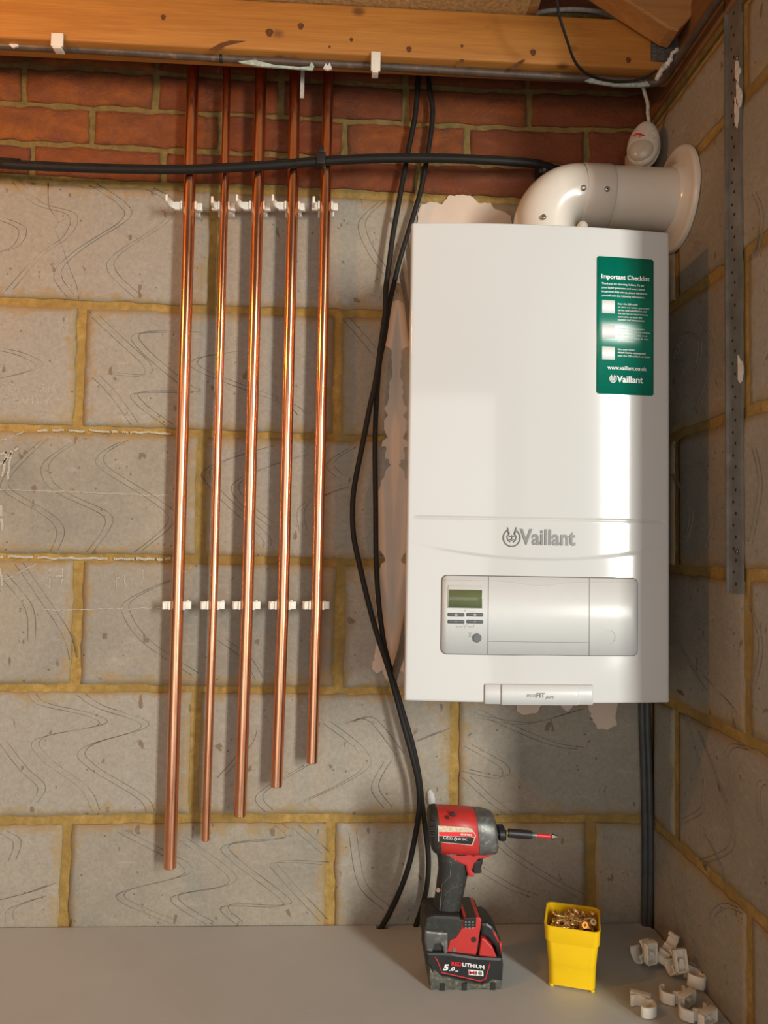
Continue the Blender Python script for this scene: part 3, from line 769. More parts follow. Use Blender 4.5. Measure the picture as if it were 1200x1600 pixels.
q = at(850, 262, Y=-0.035)
root = thing('cable_saddle', 'small black saddle clip with a screw where the cable meets the flue', 'clip', (q.x, 0, q.z))
mb = MB(); mb.box((q.x-0.009, -0.036, q.z-0.010), (q.x+0.009, -0.002, q.z+0.008)); bevel(mb.build('body', M['blackp'], root), 0.002)
mb = MB(); mb.tube([(q.x, -0.0385, q.z-0.005), (q.x, -0.035, q.z-0.005)], 0.0028, 12); mb.build('screw', M['steel'], root)

cA = [(654,108,-.022),(652,140,-.022),(648,185,-.022),(637,240,-.022),(622,322,-.03),(614,366,-.03),(608,412,-.03),(603,450,-.03),(602,487,-.03),(597,525,-.03),(587,595,-.032),(578,636,-.03),(567,692,-.028),(554,758,-.026),(551,796,-.026),(553,840,-.026),(564,892,-.03),(576,943,-.034),(589,990,-.036),(606,1042,-.04),(618,1085,-.04),(633,1141,-.042),(645,1185,-.042),(654,1226,-.038),(655,1263,-.034),(650,1299,-.026),(640,1348,-.022),(626,1389,-.02),(609,1426,-.016),(596,1450,-.012),(592,1462,-.012)]
cB = [(668,108,-.022),(671,140,-.022),(676,175,-.022),(670,230,-.022),(658,295,-.022),(648,330,-.022),(640,356,-.022),(625,405,-.022),(616,441,-.021),(608,478,-.021),(601,525,-.021),(594,560,-.02),(590,600,-.02),(587,655,-.02),(586,711,-.02),(587,786,-.022),(588,880,-.024),(592,943,-.026),(599,999,-.024),(605,1027,-.025),(613,1056,-.026),(627,1104,-.027),(645,1165,-.027),(655,1214,-.022),(659,1250,-.02),(665,1299,-.02),(669.5,1343,-.02),(667,1384,-.018),(660,1416,-.015),(650,1446,-.01),(648,1456,-.01)]
cable('hanging_cable', cA, 0.0047, 'cable', 'black cable bowing out furthest left beside the boiler down to the shelf')
cable('hanging_cable', cB, 0.0045, 'cable', 'black cable hanging closest to the boiler and ending behind the impact driver')
cable('corner_cable', [(1001,900,-.012),(1003,1100,-.012),(1006,1200,-.012),(1008,1290,-.012),(1008,1380,-.012),(1007,1460,-.012)], 0.0062, 'cable_grey', 'dark grey cable in the back corner, the one further from the side wall')
cable('corner_cable', [(1011,900,-.014),(1011,1100,-.014),(1014,1200,-.014),(1016,1290,-.014),(1016,1380,-.014),(1014,1462,-.014)], 0.0062, 'cable_grey', 'dark grey cable in the back corner, tight against the side wall')
cable('thin_cable', [(862,-30,-.25),(870,0,-.25),(874,25,-.24),(885,60,-.22),(899,97,-.19),(920,117,-.16),(950,126,-.15),(985,127,-.15),(1012,119,-.16),(1026,110,-.165)], 0.0022, 'cable', 'thin black wire drooping in front of the joist at upper right', seg=8)
cable('loft_cable', [(832,26,-.07),(845,19,-.07),(885,15,-.07),(925,17,-.07),(952,24,-.07),(975,38,-.07),(1000,60,-.07)], 0.0040, 'cord_white', 'grey white cable lying in the dark gap above the joist', seg=8)

# =================================================================== STRAP ON THE RIGHT WALL
ya = at(1144, 500, X=XC).y; yb = at(1166, 500, X=XC).y
zb = at(1152, 926, X=XC-0.005).z
yl, yr = at(1143, 900, X=XC-0.004).y, at(1163, 900, X=XC-0.004).y
root = thing('restraint_strap', 'galvanised perforated steel strap fixed vertically down the right block wall', 'strap', (XC-0.004, (yl+yr)/2, zb))
mb = MB(); mb.box((XC-0.0075, yr, zb), (XC-0.0038, yl, 1.40)); mb.box((XC-0.012, yl-0.0015, zb), (XC-0.0035, yl+0.001, 1.40)); mb.build('strip', M['galv'], root)
mb = MB(); z = zb+0.012; k = 0
while z < 1.39:
    y = lerp(yl, yr, 0.36 if k % 2 else 0.55)
    mb.tube([(XC-0.0079, y, z), (XC-0.0070, y, z)], 0.0023, 10); z += 0.0165; k += 1
mb.build('holes', M['hole'], root)
for v in (182//2, 862):
    p = at(1152, v, X=XC-0.008)
    mb = MB(); mb.tube([(XC-0.0105, p.y, p.z), (XC-0.0075, p.y, p.z)], 0.0032, 12); mb.build('nail', M['steel'], root)
for v0, v1, du in [(90,130,0),(128,170,2),(150,200,-1),(555,600,4)]:
    mb = MB(); patch(mb, [(1149+du,v0),(1153+du,v0+6),(1156+du,(v0+v1)/2),(1153+du,v1),(1149+du,v1-8)], lambda a, z, h: (XC-0.0075-h, a, z), 0.0, {'X': XC-0.0078}, 0.002, 4, 0.001); mb.build('mortar_splash', M['filler'], root)

# =================================================================== SHELF
SZ = -0.1765
mb = MB()
# outline with the notch around the corner cables, as seen from above
nx0 = at(1012, 1444, Z=SZ).x; 
OUT = [(-1.9, -0.0065), (at(588,1446,Z=SZ).x, -0.0065), (at(588,1446,Z=SZ).x, -0.020), (at(606,1452,Z=SZ).x, -0.020), (at(606,1446,Z=SZ).x, -0.0065),
       (at(1010,1444,Z=SZ).x-0.012, -0.0065)]
for u, v in [(1021,1452),(1038,1453),(1052,1466),(1148,1604),(1200,1690)]:
    q = at(u, v, Z=SZ); OUT.append((min(q.x, XC-0.004-0.002), q.y))
OUT += [(XC-0.006, -0.56), (-1.9, -0.56)]
OUT[5] = (at(1012,1444,Z=SZ).x-0.006, -0.0065)
mb.rings([[(x, y, SZ) for x, y in OUT], [(x, y, SZ-0.018) for x, y in OUT]], 0, False, True)
sh = tag(set_origin(mb.build('shelf', M['shelf'] if 'shelf' in M else shelf_mat()), (0.3, -0.3, SZ)), 'smooth grey board shelf running along the foot of the block wall', 'shelf')

# =================================================================== BOILER
BYF = -0.25                     # front face plane
tl, tr, bl, br = at(645,345,Y=BYF), at(1047,366,Y=BYF), at(630,1092,Y=BYF), at(1046,1101,Y=BYF)
BX0 = (tl.x+bl.x)/2; BX1 = (tr.x+br.x)/2; BZ0 = (bl.z+br.z)/2; BZ1 = (tl.z+tr.z)/2
BXM = (BX0+BX1)/2; HW = (BX1-BX0)/2; SAG = 0.012
def bq(u, v):                   # a photo measurement on the curved front, solved by iteration
    y = BYF-SAG
    for _ in range(4):
        q = at(u, v, Y=y); y = front_plain(q.x)
    return q
def front_plain(x):
    s = max(-1, min(1, (x-BXM)/HW)); return BYF-SAG*(1-s*s)
zg = (bq(650,805).z+bq(1035,818).z)/2
sm0, sm1, sm2 = bq(655,853), bq(850,874), bq(1000,846)
def smile_z(x): 
    s = (x-BXM)/HW; return lerp((sm0.z+sm2.z)/2, sm1.z, 1-s*s)
def front(x, z):
    y = front_plain(x); s = (x-BXM)/HW
    if abs(s) < 0.955: y += 0.0016*math.exp(-((z-zg)/0.0018)**2)*sstep(0.955, 0.94, abs(s))
    fade = 1-s*s
    y += 0.0026*fade*sstep(0.0032, -0.0032, z-smile_z(x))*sstep(BZ0+0.02, BZ0+0.09, z)
    e = HW*(1-abs(s)); 
    if e < 0.004: y += 0.004*(1-math.sqrt(max(0, 1-(1-e/0.004)**2)))
    ez = min(z-BZ0, BZ1-z)
    if ez < 0.003: y += 0.003*(1-math.sqrt(max(0, 1-(1-max(0, ez)/0.003)**2)))
    return y
boiler = thing('wall_boiler', 'large white wall-hung boiler with green sticker under the flue elbow', 'boiler', (BXM, -0.12, BZ0))
mb = MB()
SX0 = at(617, 700, Y=0).x
mb.v = [Vector(p) for p in ((SX0,-0.004,BZ0+0.004),(BX1-0.002,-0.004,BZ0+0.004),(BX1-0.001,BYF+0.014,BZ0+0.001),(BX0+0.001,BYF+0.014,BZ0+0.001),
                            (SX0,-0.004,BZ1-0.004),(BX1-0.002,-0.004,BZ1-0.004),(BX1-0.001,BYF+0.014,BZ1-0.001),(BX0+0.001,BYF+0.014,BZ1-0.001))]
mb.f = [(0,3,2,1),(4,5,6,7),(2,3,7,6),(0,1,5,4),(1,2,6,5),(3,0,4,7)]; mb.mi = [0]*6; mb.sm = [False]*6
mb.build('casing', M['side_white'], boiler)
# front panel, finely gridded
xs = []; 
for e in (0, .0005, .0012, .002, .003, .004): xs.append(BX0+e)
n = 130
for i in range(1, n): xs.append(lerp(BX0+.004, BX1-.004, i/n))
for e in (.004, .003, .002, .0012, .0005, 0): xs.append(BX1-e)
zs = [BZ0, BZ0+.0004, BZ0+.001, BZ0+.002, BZ0+.003]; z = BZ0+.008
while z < BZ1-.004:
    zs.append(z); dz = 0.008
    if abs(z-zg) < 0.006: dz = 0.0004
    elif sm1.z-0.010 < z < max(sm0.z, sm2.z)+0.008: dz = 0.0011
    z += dz
zs += [BZ1-.003, BZ1-.002, BZ1-.001, BZ1-.0004, BZ1]
mb = MB(); W_ = len(xs)
mb.v = [Vector((x, front(x, z), z)) for z in zs for x in xs]
for j in range(len(zs)-1):
    for i in range(W_-1):
        a = j*W_+i; mb.f.append((a, a+1, a+W_+1, a+W_)); mb.mi.append(0); mb.sm.append(True)
# return flange behind the edges
per = [i for i in range(W_)]+[j*W_+W_-1 for j in range(1, len(zs))]+[(len(zs)-1)*W_+i for i in range(W_-2, -1, -1)]+[j*W_ for j in range(len(zs)-2, 0, -1)]
b0 = len(mb.v)
for i in per: p = mb.v[i].copy(); p.y = BYF+0.018; mb.v.append(p)
for k in range(len(per)):
    mb.f.append((per[k], b0+k, b0+(k+1) % len(per), per[(k+1) % len(per)])); mb.mi.append(0); mb.sm.append(False)
mb.build('front_panel', M['white'], boiler)

def rrect(x0, x1, z0, z1, r, n=6, step=0.006):
    """columns of a rounded rectangle: (x, zlo, zhi)"""
    cols = []
    xs_ = [x0+r*(1-math.cos(PI/2*k/n)) for k in range(n+1)]
    m_ = max(1, int((x1-x0-2*r)/step)); xs_ += [lerp(x0+r, x1-r, k/m_) for k in range(1, m_)]
    xs_ += [x1-r*(1-math.cos(PI/2*k/n)) for k in range(n, -1, -1)]
    for x in xs_:
        d = 0
        if x < x0+r: d = r-math.sqrt(max(0, r*r-(x0+r-x)**2))
        elif x > x1-r: d = r-math.sqrt(max(0, r*r-(x-x1+r)**2))
        cols.append((x, z0+d, z1-d))
    return cols
def slab(name, x0, x1, z0, z1, r, h0, h1, mat, parent, rows=1, fn=None, bz=None):
    """rounded slab that follows the curved front; h = height off the front (0 = surface)"""
    fn = fn or (lambda x, z: front(x, z))
    mb = MB(); cols = rrect(x0, x1, z0, z1, r); nr = rows+1
    def P(x, z, h): return Vector((x, fn(x, z)-h, z))
    for (x, a, b) in cols:
        for k in range(nr): mb.v.append(P(x, lerp(a, b, k/rows), h1))
    nc = len(cols)
    for i in range(nc-1):
        for k in range(rows):
            a = i*nr+k; mb.f.append((a, a+nr, a+nr+1, a+1)); mb.mi.append(0); mb.sm.append(True)
    lo_ = [i*nr for i in range(nc)]; hi = [i*nr+rows for i in range(nc)]
    per = lo_+hi[::-1]; b0 = len(mb.v)
    for i in per: p = mb.v[i].copy(); p.y += (h1-h0); mb.v.append(p)
    for k in range(len(per)):
        mb.f.append((per[k], b0+k, b0+(k+1) % len(per), per[(k+1) % len(per)])); mb.mi.append(0); mb.sm.append(False)
    return mb.build(name, mat, parent)
# control flap
a = bq(692,894); b = bq(995,914); c = bq(689,1018); d = bq(996,1027)
FX0 = (a.x+c.x)/2; FX1 = (b.x+d.x)/2; FZ1 = (a.z+b.z)/2+0.002; FZ0 = (c.z+d.z)/2
zz_ref = (FZ0+FZ1)/2
fbase = lambda x, z: front_plain(x)+0.0026*(1-((x-BXM)/HW)**2)
root = slab('flap_recess', FX0-0.0015, FX1+0.0012, FZ0-0.0012, FZ1+0.0015, 0.0085, -0.001, 0.0006, M['seam'], boiler, fn=fbase)
panel = slab('control_panel', FX0, FX1, FZ0, FZ1, 0.0075, -0.001, 0.0014, M['panel'], boiler, fn=fbase)
def fseam(x0, x1, z0, z1, mat='seam', parent=None, h=0.00155, name='seam'):
    return slab(name, x0, x1, z0, z1, min(x1-x0, z1-z0)*0.2, 0.0005, h, M[mat], parent or panel, fn=fbase)
sv1 = bq(763,950).x; sv2 = bq(921,960).x
fseam(sv1-0.0005, sv1+0.0005, FZ0, FZ1); fseam(sv2-0.0005, sv2+0.0005, FZ0, FZ1)
zs1 = FZ0+0.0185
fseam(sv1, sv2, zs1-0.0003, zs1+0.0003); fseam(FX0, sv1, zs1-0.0002, zs1+0.0002, 'seam_light'); fseam(sv2, FX1, zs1-0.0002, zs1+0.0002, 'seam_light')
# faint finger-pull curve along the top
mb = MB(); pts = []
for k in range(50):
    x = lerp(FX0+0.002, FX1-0.002, k/49); s = (x-BXM)/HW
    z = FZ1-0.006-0.006*math.exp(-((x-(sv1+sv2)/2)/0.035)**2)
    pts.append(Vector((x, fbase(x, z)-0.0014, z)))
mb.tube(pts, 0.00035, 6); mb.build('pull_line', M['seam_light'], panel)
# round emboss right
q = bq(951,995)
mb = MB(); mb.tube([Vector((q.x+0.010*math.cos(t), fbase(q.x, q.z)-0.0013, q.z+0.010*math.sin(t))) for t in [k*2*PI/30 for k in range(30)]], 0.0004, 6, closed=True)
mb.build('round_emboss', M['seam_light'], panel)
# display
a = bq(701,921); b = bq(753,950)
slab('display_frame', a.x-0.0012, b.x+0.0012, b.z-0.0008, a.z+0.006, 0.0008, 0.001, 0.00175, M['seam_light'], panel, fn=fbase)
slab('display_frame_face', a.x-0.0008, b.x+0.0008, b.z-0.0004, a.z+0.0056, 0.0006, 0.001, 0.0019, M['panel'], panel, fn=fbase)
slab('display', a.x, b.x, b.z, a.z, 0.0005, 0.001, 0.0022, M['screen'], panel, fn=fbase)
for i in range(2):
    for j in range(2):
        u0 = 699.5 if i == 0 else 729; v0 = 957.5 if j == 0 else 968.5
        a = bq(u0, v0); b = bq(u0+26, v0+6)
        bt = slab('button', a.x, b.x, b.z, a.z, 0.0015, 0.001, 0.0024, M['button'], panel, fn=fbase)
        mx, mz = (a.x+b.x)/2, (a.z+b.z)/2; mb = MB()
        if j == 0:
            for s_ in ((-.0018,-.0013,.0018,-.0009),(-.0018,.0009,.0018,.0013),(-.0018,-.0013,-.0014,.0013),(.0014,-.0013,.0018,.0013)):
                mb.box((mx+s_[0], fbase(mx, mz)-0.0026, mz+s_[1]), (mx+s_[2], fbase(mx, mz)-0.0023, mz+s_[3]))
        else:
            mb.box((mx-.0012, fbase(mx, mz)-0.0026, mz-.0002), (mx+.0012, fbase(mx, mz)-0.0023, mz+.0002))
            if i: mb.box((mx-.0002, fbase(mx, mz)-0.0026, mz-.0012), (mx+.0002, fbase(mx, mz)-0.0023, mz+.0012))
        mb.build('button_mark', M['ink_white'], bt)
# bracket mark under the buttons
mb = MB()
for l in ([(713,976),(713,979.5),(723,979.5)], [(740.5,976),(740.5,979.5),(731,979.5)], [(724,976.5),(727,978.5),(730,976)], [(727,978.5),(725,982)]):
    P = [bq(u, v)-Vector((0, -0.0022, 0)) for u, v in l]; P = [Vector((p.x, fbase(p.x, p.z)-0.0015, p.z)) for p in P]
    mb.tube(P, 0.00025, 5)
for l in ([(713,954.5),(724,954.5)], [(729,954.5),(742,955)], [(726.5,952.5),(726.5,956)]):
    P = [bq(u, v) for u, v in l]; P = [Vector((p.x, fbase(p.x, p.z)-0.0015, p.z)) for p in P]; mb.tube(P, 0.00025, 5)
for l in ([(732,989),(737,996)], [(737,989),(732,996)], [(731,989),(738,989)]):
    P = [bq(u, v) for u, v in l]; P = [Vector((p.x, fbase(p.x, p.z)-0.0015, p.z)) for p in P]; mb.tube(P, 0.00022, 5)
mb.build('button_symbols', M['seam'], panel)
q = bq(745.5, 996.8)
mb = MB(); mb.tube([(q.x, fbase(q.x, q.z), q.z), (q.x, fbase(q.x, q.z)-0.0035, q.z), (q.x, fbase(q.x, q.z)-0.0042, q.z)], [0.0062, 0.0062, 0.0055], 28); auto_smooth(mb.build('reset_button', M['button'], panel))
# bottom tab
a = bq(757,1069); b = bq(926,1074); TZ = a.z; 
slab('tab_recess', a.x-0.001, b.x+0.001, BZ0-0.0005, TZ+0.001, 0.003, -0.001, 0.0004, M['seam_light'], boiler, fn=lambda x, z: front_plain(x)+(0.0 if z > BZ0+.02 else 0))
fp = lambda x, z: front_plain(x)
tab = slab('service_tab', a.x, b.x, BZ0-0.001, TZ, 0.002, -0.001, 0.0022, M['panel'], boiler, fn=fp)
c0 = bq(783,1075).x; c1 = bq(902,1078).x
slab('tab_plate', c0, c1, BZ0-0.0015, TZ+0.0005, 0.001, 0.001, 0.0046, M['panel'], tab, fn=fp)
for xx in (c0, c1): slab('tab_gap', xx-0.0005, xx+0.0005, BZ0-0.0012, TZ, 0.0001, 0.002, 0.0024, M['seam_light'], tab, fn=fp)

# lettering -----------------------------------------------------------------
def text_mesh(body, size, bold=0.0, shear=0.0, extrude=0.0, align='LEFT', space=1.0):
    cu = bpy.data.curves.new('txt', 'FONT'); cu.body = body; cu.size = size; cu.offset = bold; cu.shear = shear; cu.extrude = extrude
    cu.align_x = align; cu.resolution_u = 3; cu.space_character = space
    o = bpy.data.objects.new('txt', cu); C.objects.link(o)
    dg = bpy.context.evaluated_depsgraph_get(); me = bpy.data.meshes.new_from_object(o.evaluated_get(dg))
    bpy.data.objects.remove(o); bpy.data.curves.remove(cu)
    return [v.co.copy() for v in me.vertices], [tuple(p.vertices) for p in me.polygons]
def letters(name, body, x, z, width, mat, parent, fn, h, height=None, bold=0.0, shear=0.0, slope=0.0, depth=0.0):
    """text set on a surface y=fn(x,z)-h, its left baseline at x,z, scaled to width"""
    v, f = text_mesh(body, 1.0, bold, shear, depth)
    mx = max(p.x for p in v); mn = min(p.x for p in v); s = width/(mx-mn)
    sz_ = s if height is None else height/(max(p.y for p in v)-min(p.y for p in v))
    mb = MB(); out = []
    for p in v:
        X = x+(p.x-mn)*s; Z = z+p.y*sz_+slope*(p.x-mn)*s
        out.append(Vector((X, fn(X, Z)-h-p.z*1.0, Z)))
    mb.add(out, f); return mb.build(name, mat, parent)
def logo_mesh(cx, cz, r, fn, h, line):
    """egg ring with hare ears and face"""
    mb = MB()
    P = lambda x, z: Vector((cx+x*r, fn(cx+x*r, cz+z*r)-h, cz+z*r))
    ring = []
    for k in range(33):
        t = math.radians(68) - math.radians(316)*k/32
        ring.append(P(0.95*math.cos(t), -0.12+0.98*math.sin(t)))
    mb.tube(ring, line*r, 6)
    for s in (-1, 1):
        mb.tube([P(s*0.50, 1.08), P(s*0.42, 0.62), P(s*0.28, 0.30)], [line*r*0.5, line*r*1.5, line*r], 6)
        mb.tube([P(s*0.28, 0.30), P(s*0.52, 0.05), P(s*0.46, -0.35), P(s*0.18, -0.62)], line*r*0.9, 6)
        mb.tube([P(s*0.12, 0.0), P(s*0.30, 0.06)], line*r*0.8, 6)
    mb.tube([P(0, 0.18), P(0, -0.30)], line*r*0.8, 6); mb.tube([P(-0.28, -0.30), P(0, -0.42), P(0.28, -0.30)], line*r*0.7, 6)
    return mb
a = bq(812, 850); b = bq(899, 852)
letters('brand_lettering', 'Vaillant', a.x, a.z, b.x-a.x, M['grey_letter'], boiler, front, 0.0004, height=bq(850,826).z-bq(850,851).z, bold=0.022, depth=0.0008, slope=(b.z-a.z)/(b.x-a.x))
q = bq(799.5, 838); logo_mesh(q.x, q.z-0.0005, 0.0128, front, 0.0008, 0.075).build('brand_emblem', M['grey_letter'], boiler)
lt = lambda x, z: front_plain(x)
a = bq(822,1088.5); b = bq(844,1089)
letters('tab_lettering', 'eco', a.x, a.z, bq(836,1088).x-a.x, M['seam'], tab, lt, 0.0050, height=0.0046)
letters('tab_lettering', 'FIT', bq(837,1088).x, a.z-0.0003, bq(850,1088).x-bq(837,1088).x, M['button'], tab, lt, 0.0050, height=0.0068, bold=0.02)
letters('tab_lettering', 'pure', bq(851,1088).x, a.z-0.0015, bq(864,1088).x-bq(851,1088).x, M['button'], tab, lt, 0.0050, height=0.0050, shear=0.4)
# green sticker
a = bq(932,400); b = bq(1020,406); c = bq(932,616); d = bq(1022,618)
GX0 = (a.x+c.x)/2; GX1 = (b.x+d.x)/2; GZ1 = (a.z+b.z)/2; GZ0 = (c.z+d.z)/2
stk = slab('checklist_sticker', GX0, GX1, GZ0, GZ1, 0.004, -0.0005, 0.0005, M['sticker'], boiler)
stk['label'] = 'green checklist sticker with white print'
def gline(txt, u, v, w_, hgt, bold=0.0, mat='ink_white'):
    a = bq(u, v); b = bq(u+w_, v)
    letters('sticker_print', txt, a.x, a.z, b.x-a.x, M[mat], stk, front, 0.0008, height=hgt, bold=bold)
gline('Important Checklist', 939.5, 435, 75, 0.0092, 0.018)
for i, (t, w_) in enumerate([('Thank you for choosing Vaillant. To get', 66), ('your boiler guarantee and smart home', 67), ('integration fully set up, please familiarise', 71), ('yourself with the following information:', 67)]):
    gline(t, 940, 444.2+i*6.2, w_, 0.0038, 0.006)
for (v0, ls) in ((476, [('Scan the QR code',31,1),('to view our boiler guarantee',49,0),('terms and conditions and',45,0),('the full list of requirements',47,0),('applicable to both the',38,0),('installer and homeowner',42,0)]),
                 (514, [('Register your guarantee',42,1),('scan the QR code to validate',50,0),('your guarantee - this must',46,0),('be completed within 30 days',48,0),('of installation',25,0)]),
                 (547, [('Get your boiler',27,1),('smart home connected',43,1),('scan the QR to find out how',50,0)])):
    for i, (t, w_, bd) in enumerate(ls): gline(t, 965, v0+i*5.0, w_, 0.0030, 0.012 if bd else 0.004)
gline('www.vaillant.co.uk', 949, 577, 61, 0.0060, 0.01)
gline('Vaillant', 963.5, 597, 41, 0.0100, 0.022)
q = bq(957.5, 591.5); logo_mesh(q.x, q.z, 0.0052, front, 0.0007, 0.15).build('sticker_emblem', M['ink_white'], stk)
for v in (479.5, 518, 552):
    q = bq(950.5, v); slab('white_square', q.x-0.0098, q.x+0.0098, q.z-0.0098, q.z+0.0098, 0.0004, 0.0, 0.0008, M['ink_white'], stk)

# =================================================================== FLUE
FY = -0.115; FR = 0.0485
fz = (at(1000,263,Y=FY).z+at(1000,359,Y=FY).z)/2
FR = (at(1000,263,Y=FY).z-at(1000,359,Y=FY).z)/2*0.985
xj = at(904, 300, Y=FY).x; xv = at(850, 340, Y=FY).x; RB_ = xj-xv
flue = thing('flue_pipe', 'white elbowed flue pipe from the boiler top into the right wall', 'flue', (xv, FY, BZ1))
mb = MB()
mb.tube([Vector((xj+0.048, FY, fz)), Vector((XC-0.006, FY, fz))], FR*0.965, 56, caps=False); auto_smooth(mb.build('duct', M['flue'], flue))
mb = MB()
mb.tube([Vector((xj, FY, fz)), Vector((xj+0.0008, FY, fz)), Vector((xj+0.002, FY, fz)), Vector((xj+0.0465, FY, fz)), Vector((xj+0.048, FY, fz)), Vector((xj+0.0485, FY, fz))], [FR*0.985, FR, FR*1.004, FR*1.004, FR*0.99, FR*0.965], 56, caps=False)
mb.build('coupling', M['flue'], flue)
mb = MB(); pts = [Vector((xv, FY, BZ1-0.02)), Vector((xv, FY, fz-RB_))]
for k in range(1, 24):
    t = PI/2*k/24; pts.append(Vector((xv+RB_*(1-math.cos(t)), FY, fz-RB_+RB_*math.sin(t))))
pts.append(Vector((xj, FY, fz)))
rs = []
# rings across the bend, elliptic enough to stay clear of each other at the inside
for i, p in enumerate(pts):
    t = (pts[min(i+1, len(pts)-1)]-pts[max(i-1, 0)]).normalized(); a_ = Vector((0, 1, 0)); b_ = t.cross(a_)
    rs.append([p+(a_*math.cos(2*PI*j/56)+b_*math.sin(2*PI*j/56))*FR*0.985 for j in range(56)])
mb.rings(rs, 0, True, False); mb.build('elbow', M['flue'], flue)
# flange on the wall
mb = MB()
def ringx(x, r, n=64): return [(x, FY+r*math.cos(2*PI*k/n), fz+r*math.sin(2*PI*k/n)) for k in range(n)]
RF = 0.0865
mb.rings([ringx(XC-0.0045, RF), ringx(XC-0.0095, RF*1.0), ringx(XC-0.0125, RF*0.975), ringx(XC-0.0135, RF*0.93), ringx(XC-0.0135, FR+0.006), ringx(XC-0.020, FR+0.002), ringx(XC-0.022, FR*0.97)], 0, True, False)
mb.build('wall_flange', M['flue'], flue)
def dome_screw(parent, p, nrm, r=0.0045):
    nrm = Vector(nrm).normalized(); mb = MB(); p = Vector(p)
    mb.tube([p-nrm*0.001, p+nrm*0.0008, p+nrm*0.002, p+nrm*0.0028], [r, r, r*0.8, r*0.4], 16); mb.build('screw', M['steel'], parent)
    mb = MB(); mb.tube([p+nrm*0.0024, p+nrm*0.0031], r*0.28, 6); mb.build('screw_recess', M['hole'], parent)
for u, v in ((912, 293.5), (948.5, 295.5)):
    q0 = at(u, v, Y=FY-FR*0.93); dz_ = q0.z-fz; dy = -math.sqrt(max(0, FR*FR-dz_*dz_)); q0 = at(u, v, Y=FY+dy)
    dome_screw(flue, (q0.x, FY+dy*1.0, q0.z), (0, dy, q0.z-fz))
q0 = at(849.5, 339, Y=FY-FR*0.98); dome_screw(flue, (q0.x, FY-FR*0.975, q0.z), (0, -1, 0))
# little white bump between elbow and boiler
q0 = at(910, 351, Y=FY-FR-0.006)
mb = MB(); mb.tube([(q0.x, q0.y, BZ1-0.006), (q0.x, q0.y, q0.z-0.002), (q0.x, q0.y, q0.z+0.003), (q0.x, q0.y, q0.z+0.006)], [0.009, 0.009, 0.006, 0.002], 20); mb.build('test_cap', M['flue'], flue)

# =================================================================== SENSOR
SY = -0.065
q = at(1006, 228, Y=SY)
root = thing('motion_sensor', 'oval off-white motion sensor with a red mark above the flue', 'sensor', (q.x, SY, q.z))
rot = Matrix.Rotation(math.radians(7), 3, 'Y')
rot2 = Matrix.Rotation(math.radians(-28), 3, 'Z')
def egg(mb, rx, ry, rz_, cx=0, cyy=0, cz=0, n=28, m_=18, taper=0.12, half=False):
    rs = []
    for i in range(m_+1):
        t = PI*i/m_; c = math.cos(t); s = max(1e-3, math.sin(t)); k = 1+taper*-c
        rs.append([q + rot @ (rot2 @ Vector((cx+rx*k*s*math.cos(2*PI*j/n), cyy+ry*s*math.sin(2*PI*j/n), cz+rz_*c))) for j in range(n)])
    mb.rings(rs, 0, True, True)
mb = MB(); egg(mb, 0.0275, 0.014, 0.041, cyy=-0.006); mb.build('body', M['sensor'], root)
mb = MB(); egg(mb, 0.0280, 0.010, 0.0415, cyy=0.004); mb.build('back_shell', M['sensor'], root)
mb = MB(); egg(mb, 0.0225, 0.012, 0.0225, cx=-0.001, cyy=-0.0105, cz=-0.013, taper=0); mb.build('lens', M['lens'], root)
mb = MB(); mb.box((q.x-0.012, SY+0.006, q.z-0.02), (q.x+0.016, -0.003, q.z+0.012)); bevel(mb.build('bracket', M['sensor'], root), 0.003)
mb = MB()
P = [at(u, v, Y=SY-0.0205) for u, v in [(989,212),(994,209.5),(1000,209.5),(1008,211)]]
for p, dy in zip(P, (0.001, -0.0005, -0.0005, 0.002)): p.y += dy
mb.tube(P, [0.001, 0.0019, 0.0016, 0.0009], 6); mb.build('red_mark', plain('red_mark', (0.9, 0.02, 0.03), 0.4), root)
P = catmull([at(u, v, Y=y) for u, v, y in [(1004,134,-.105),(1008,148,-.10),(1012,162,-.09),(1012,176,-.08),(1014,190,-.072)]], 6)
mb = MB(); mb.tube(P, [0.0030+0.0012*abs(nz(k*1.7, 0)) * (1 if k > 10 else 0.2) for k in range(len(P))], 8); mb.build('cord', M['cord_white'], root)
# filler lump on the wall above the driver
q = at(673, 1247, Y=0)
mb = MB(); rs = []
for i in range(13):
    t = PI*i/12; zz = 0.016*math.cos(t); s = max(0.02, math.sin(t))
    rs.append([(q.x+0.0075*s*math.cos(2*PI*j/14)*(1+0.35*nz(i*0.9, j*0.8))-0.15*zz, -0.004+0.007*s*math.sin(2*PI*j/14)*(1+0.3*nz(j, i)), q.z+zz*(1+0.2*nz(j*0.5, 3))) for j in range(14)])
mb.rings(rs, 0, True, True)
tag(set_origin(mb.build('filler_lump', M['filler']), (q.x, -0.003, q.z)), 'small crumbly white lump of filler on the wall above the impact driver', 'filler')

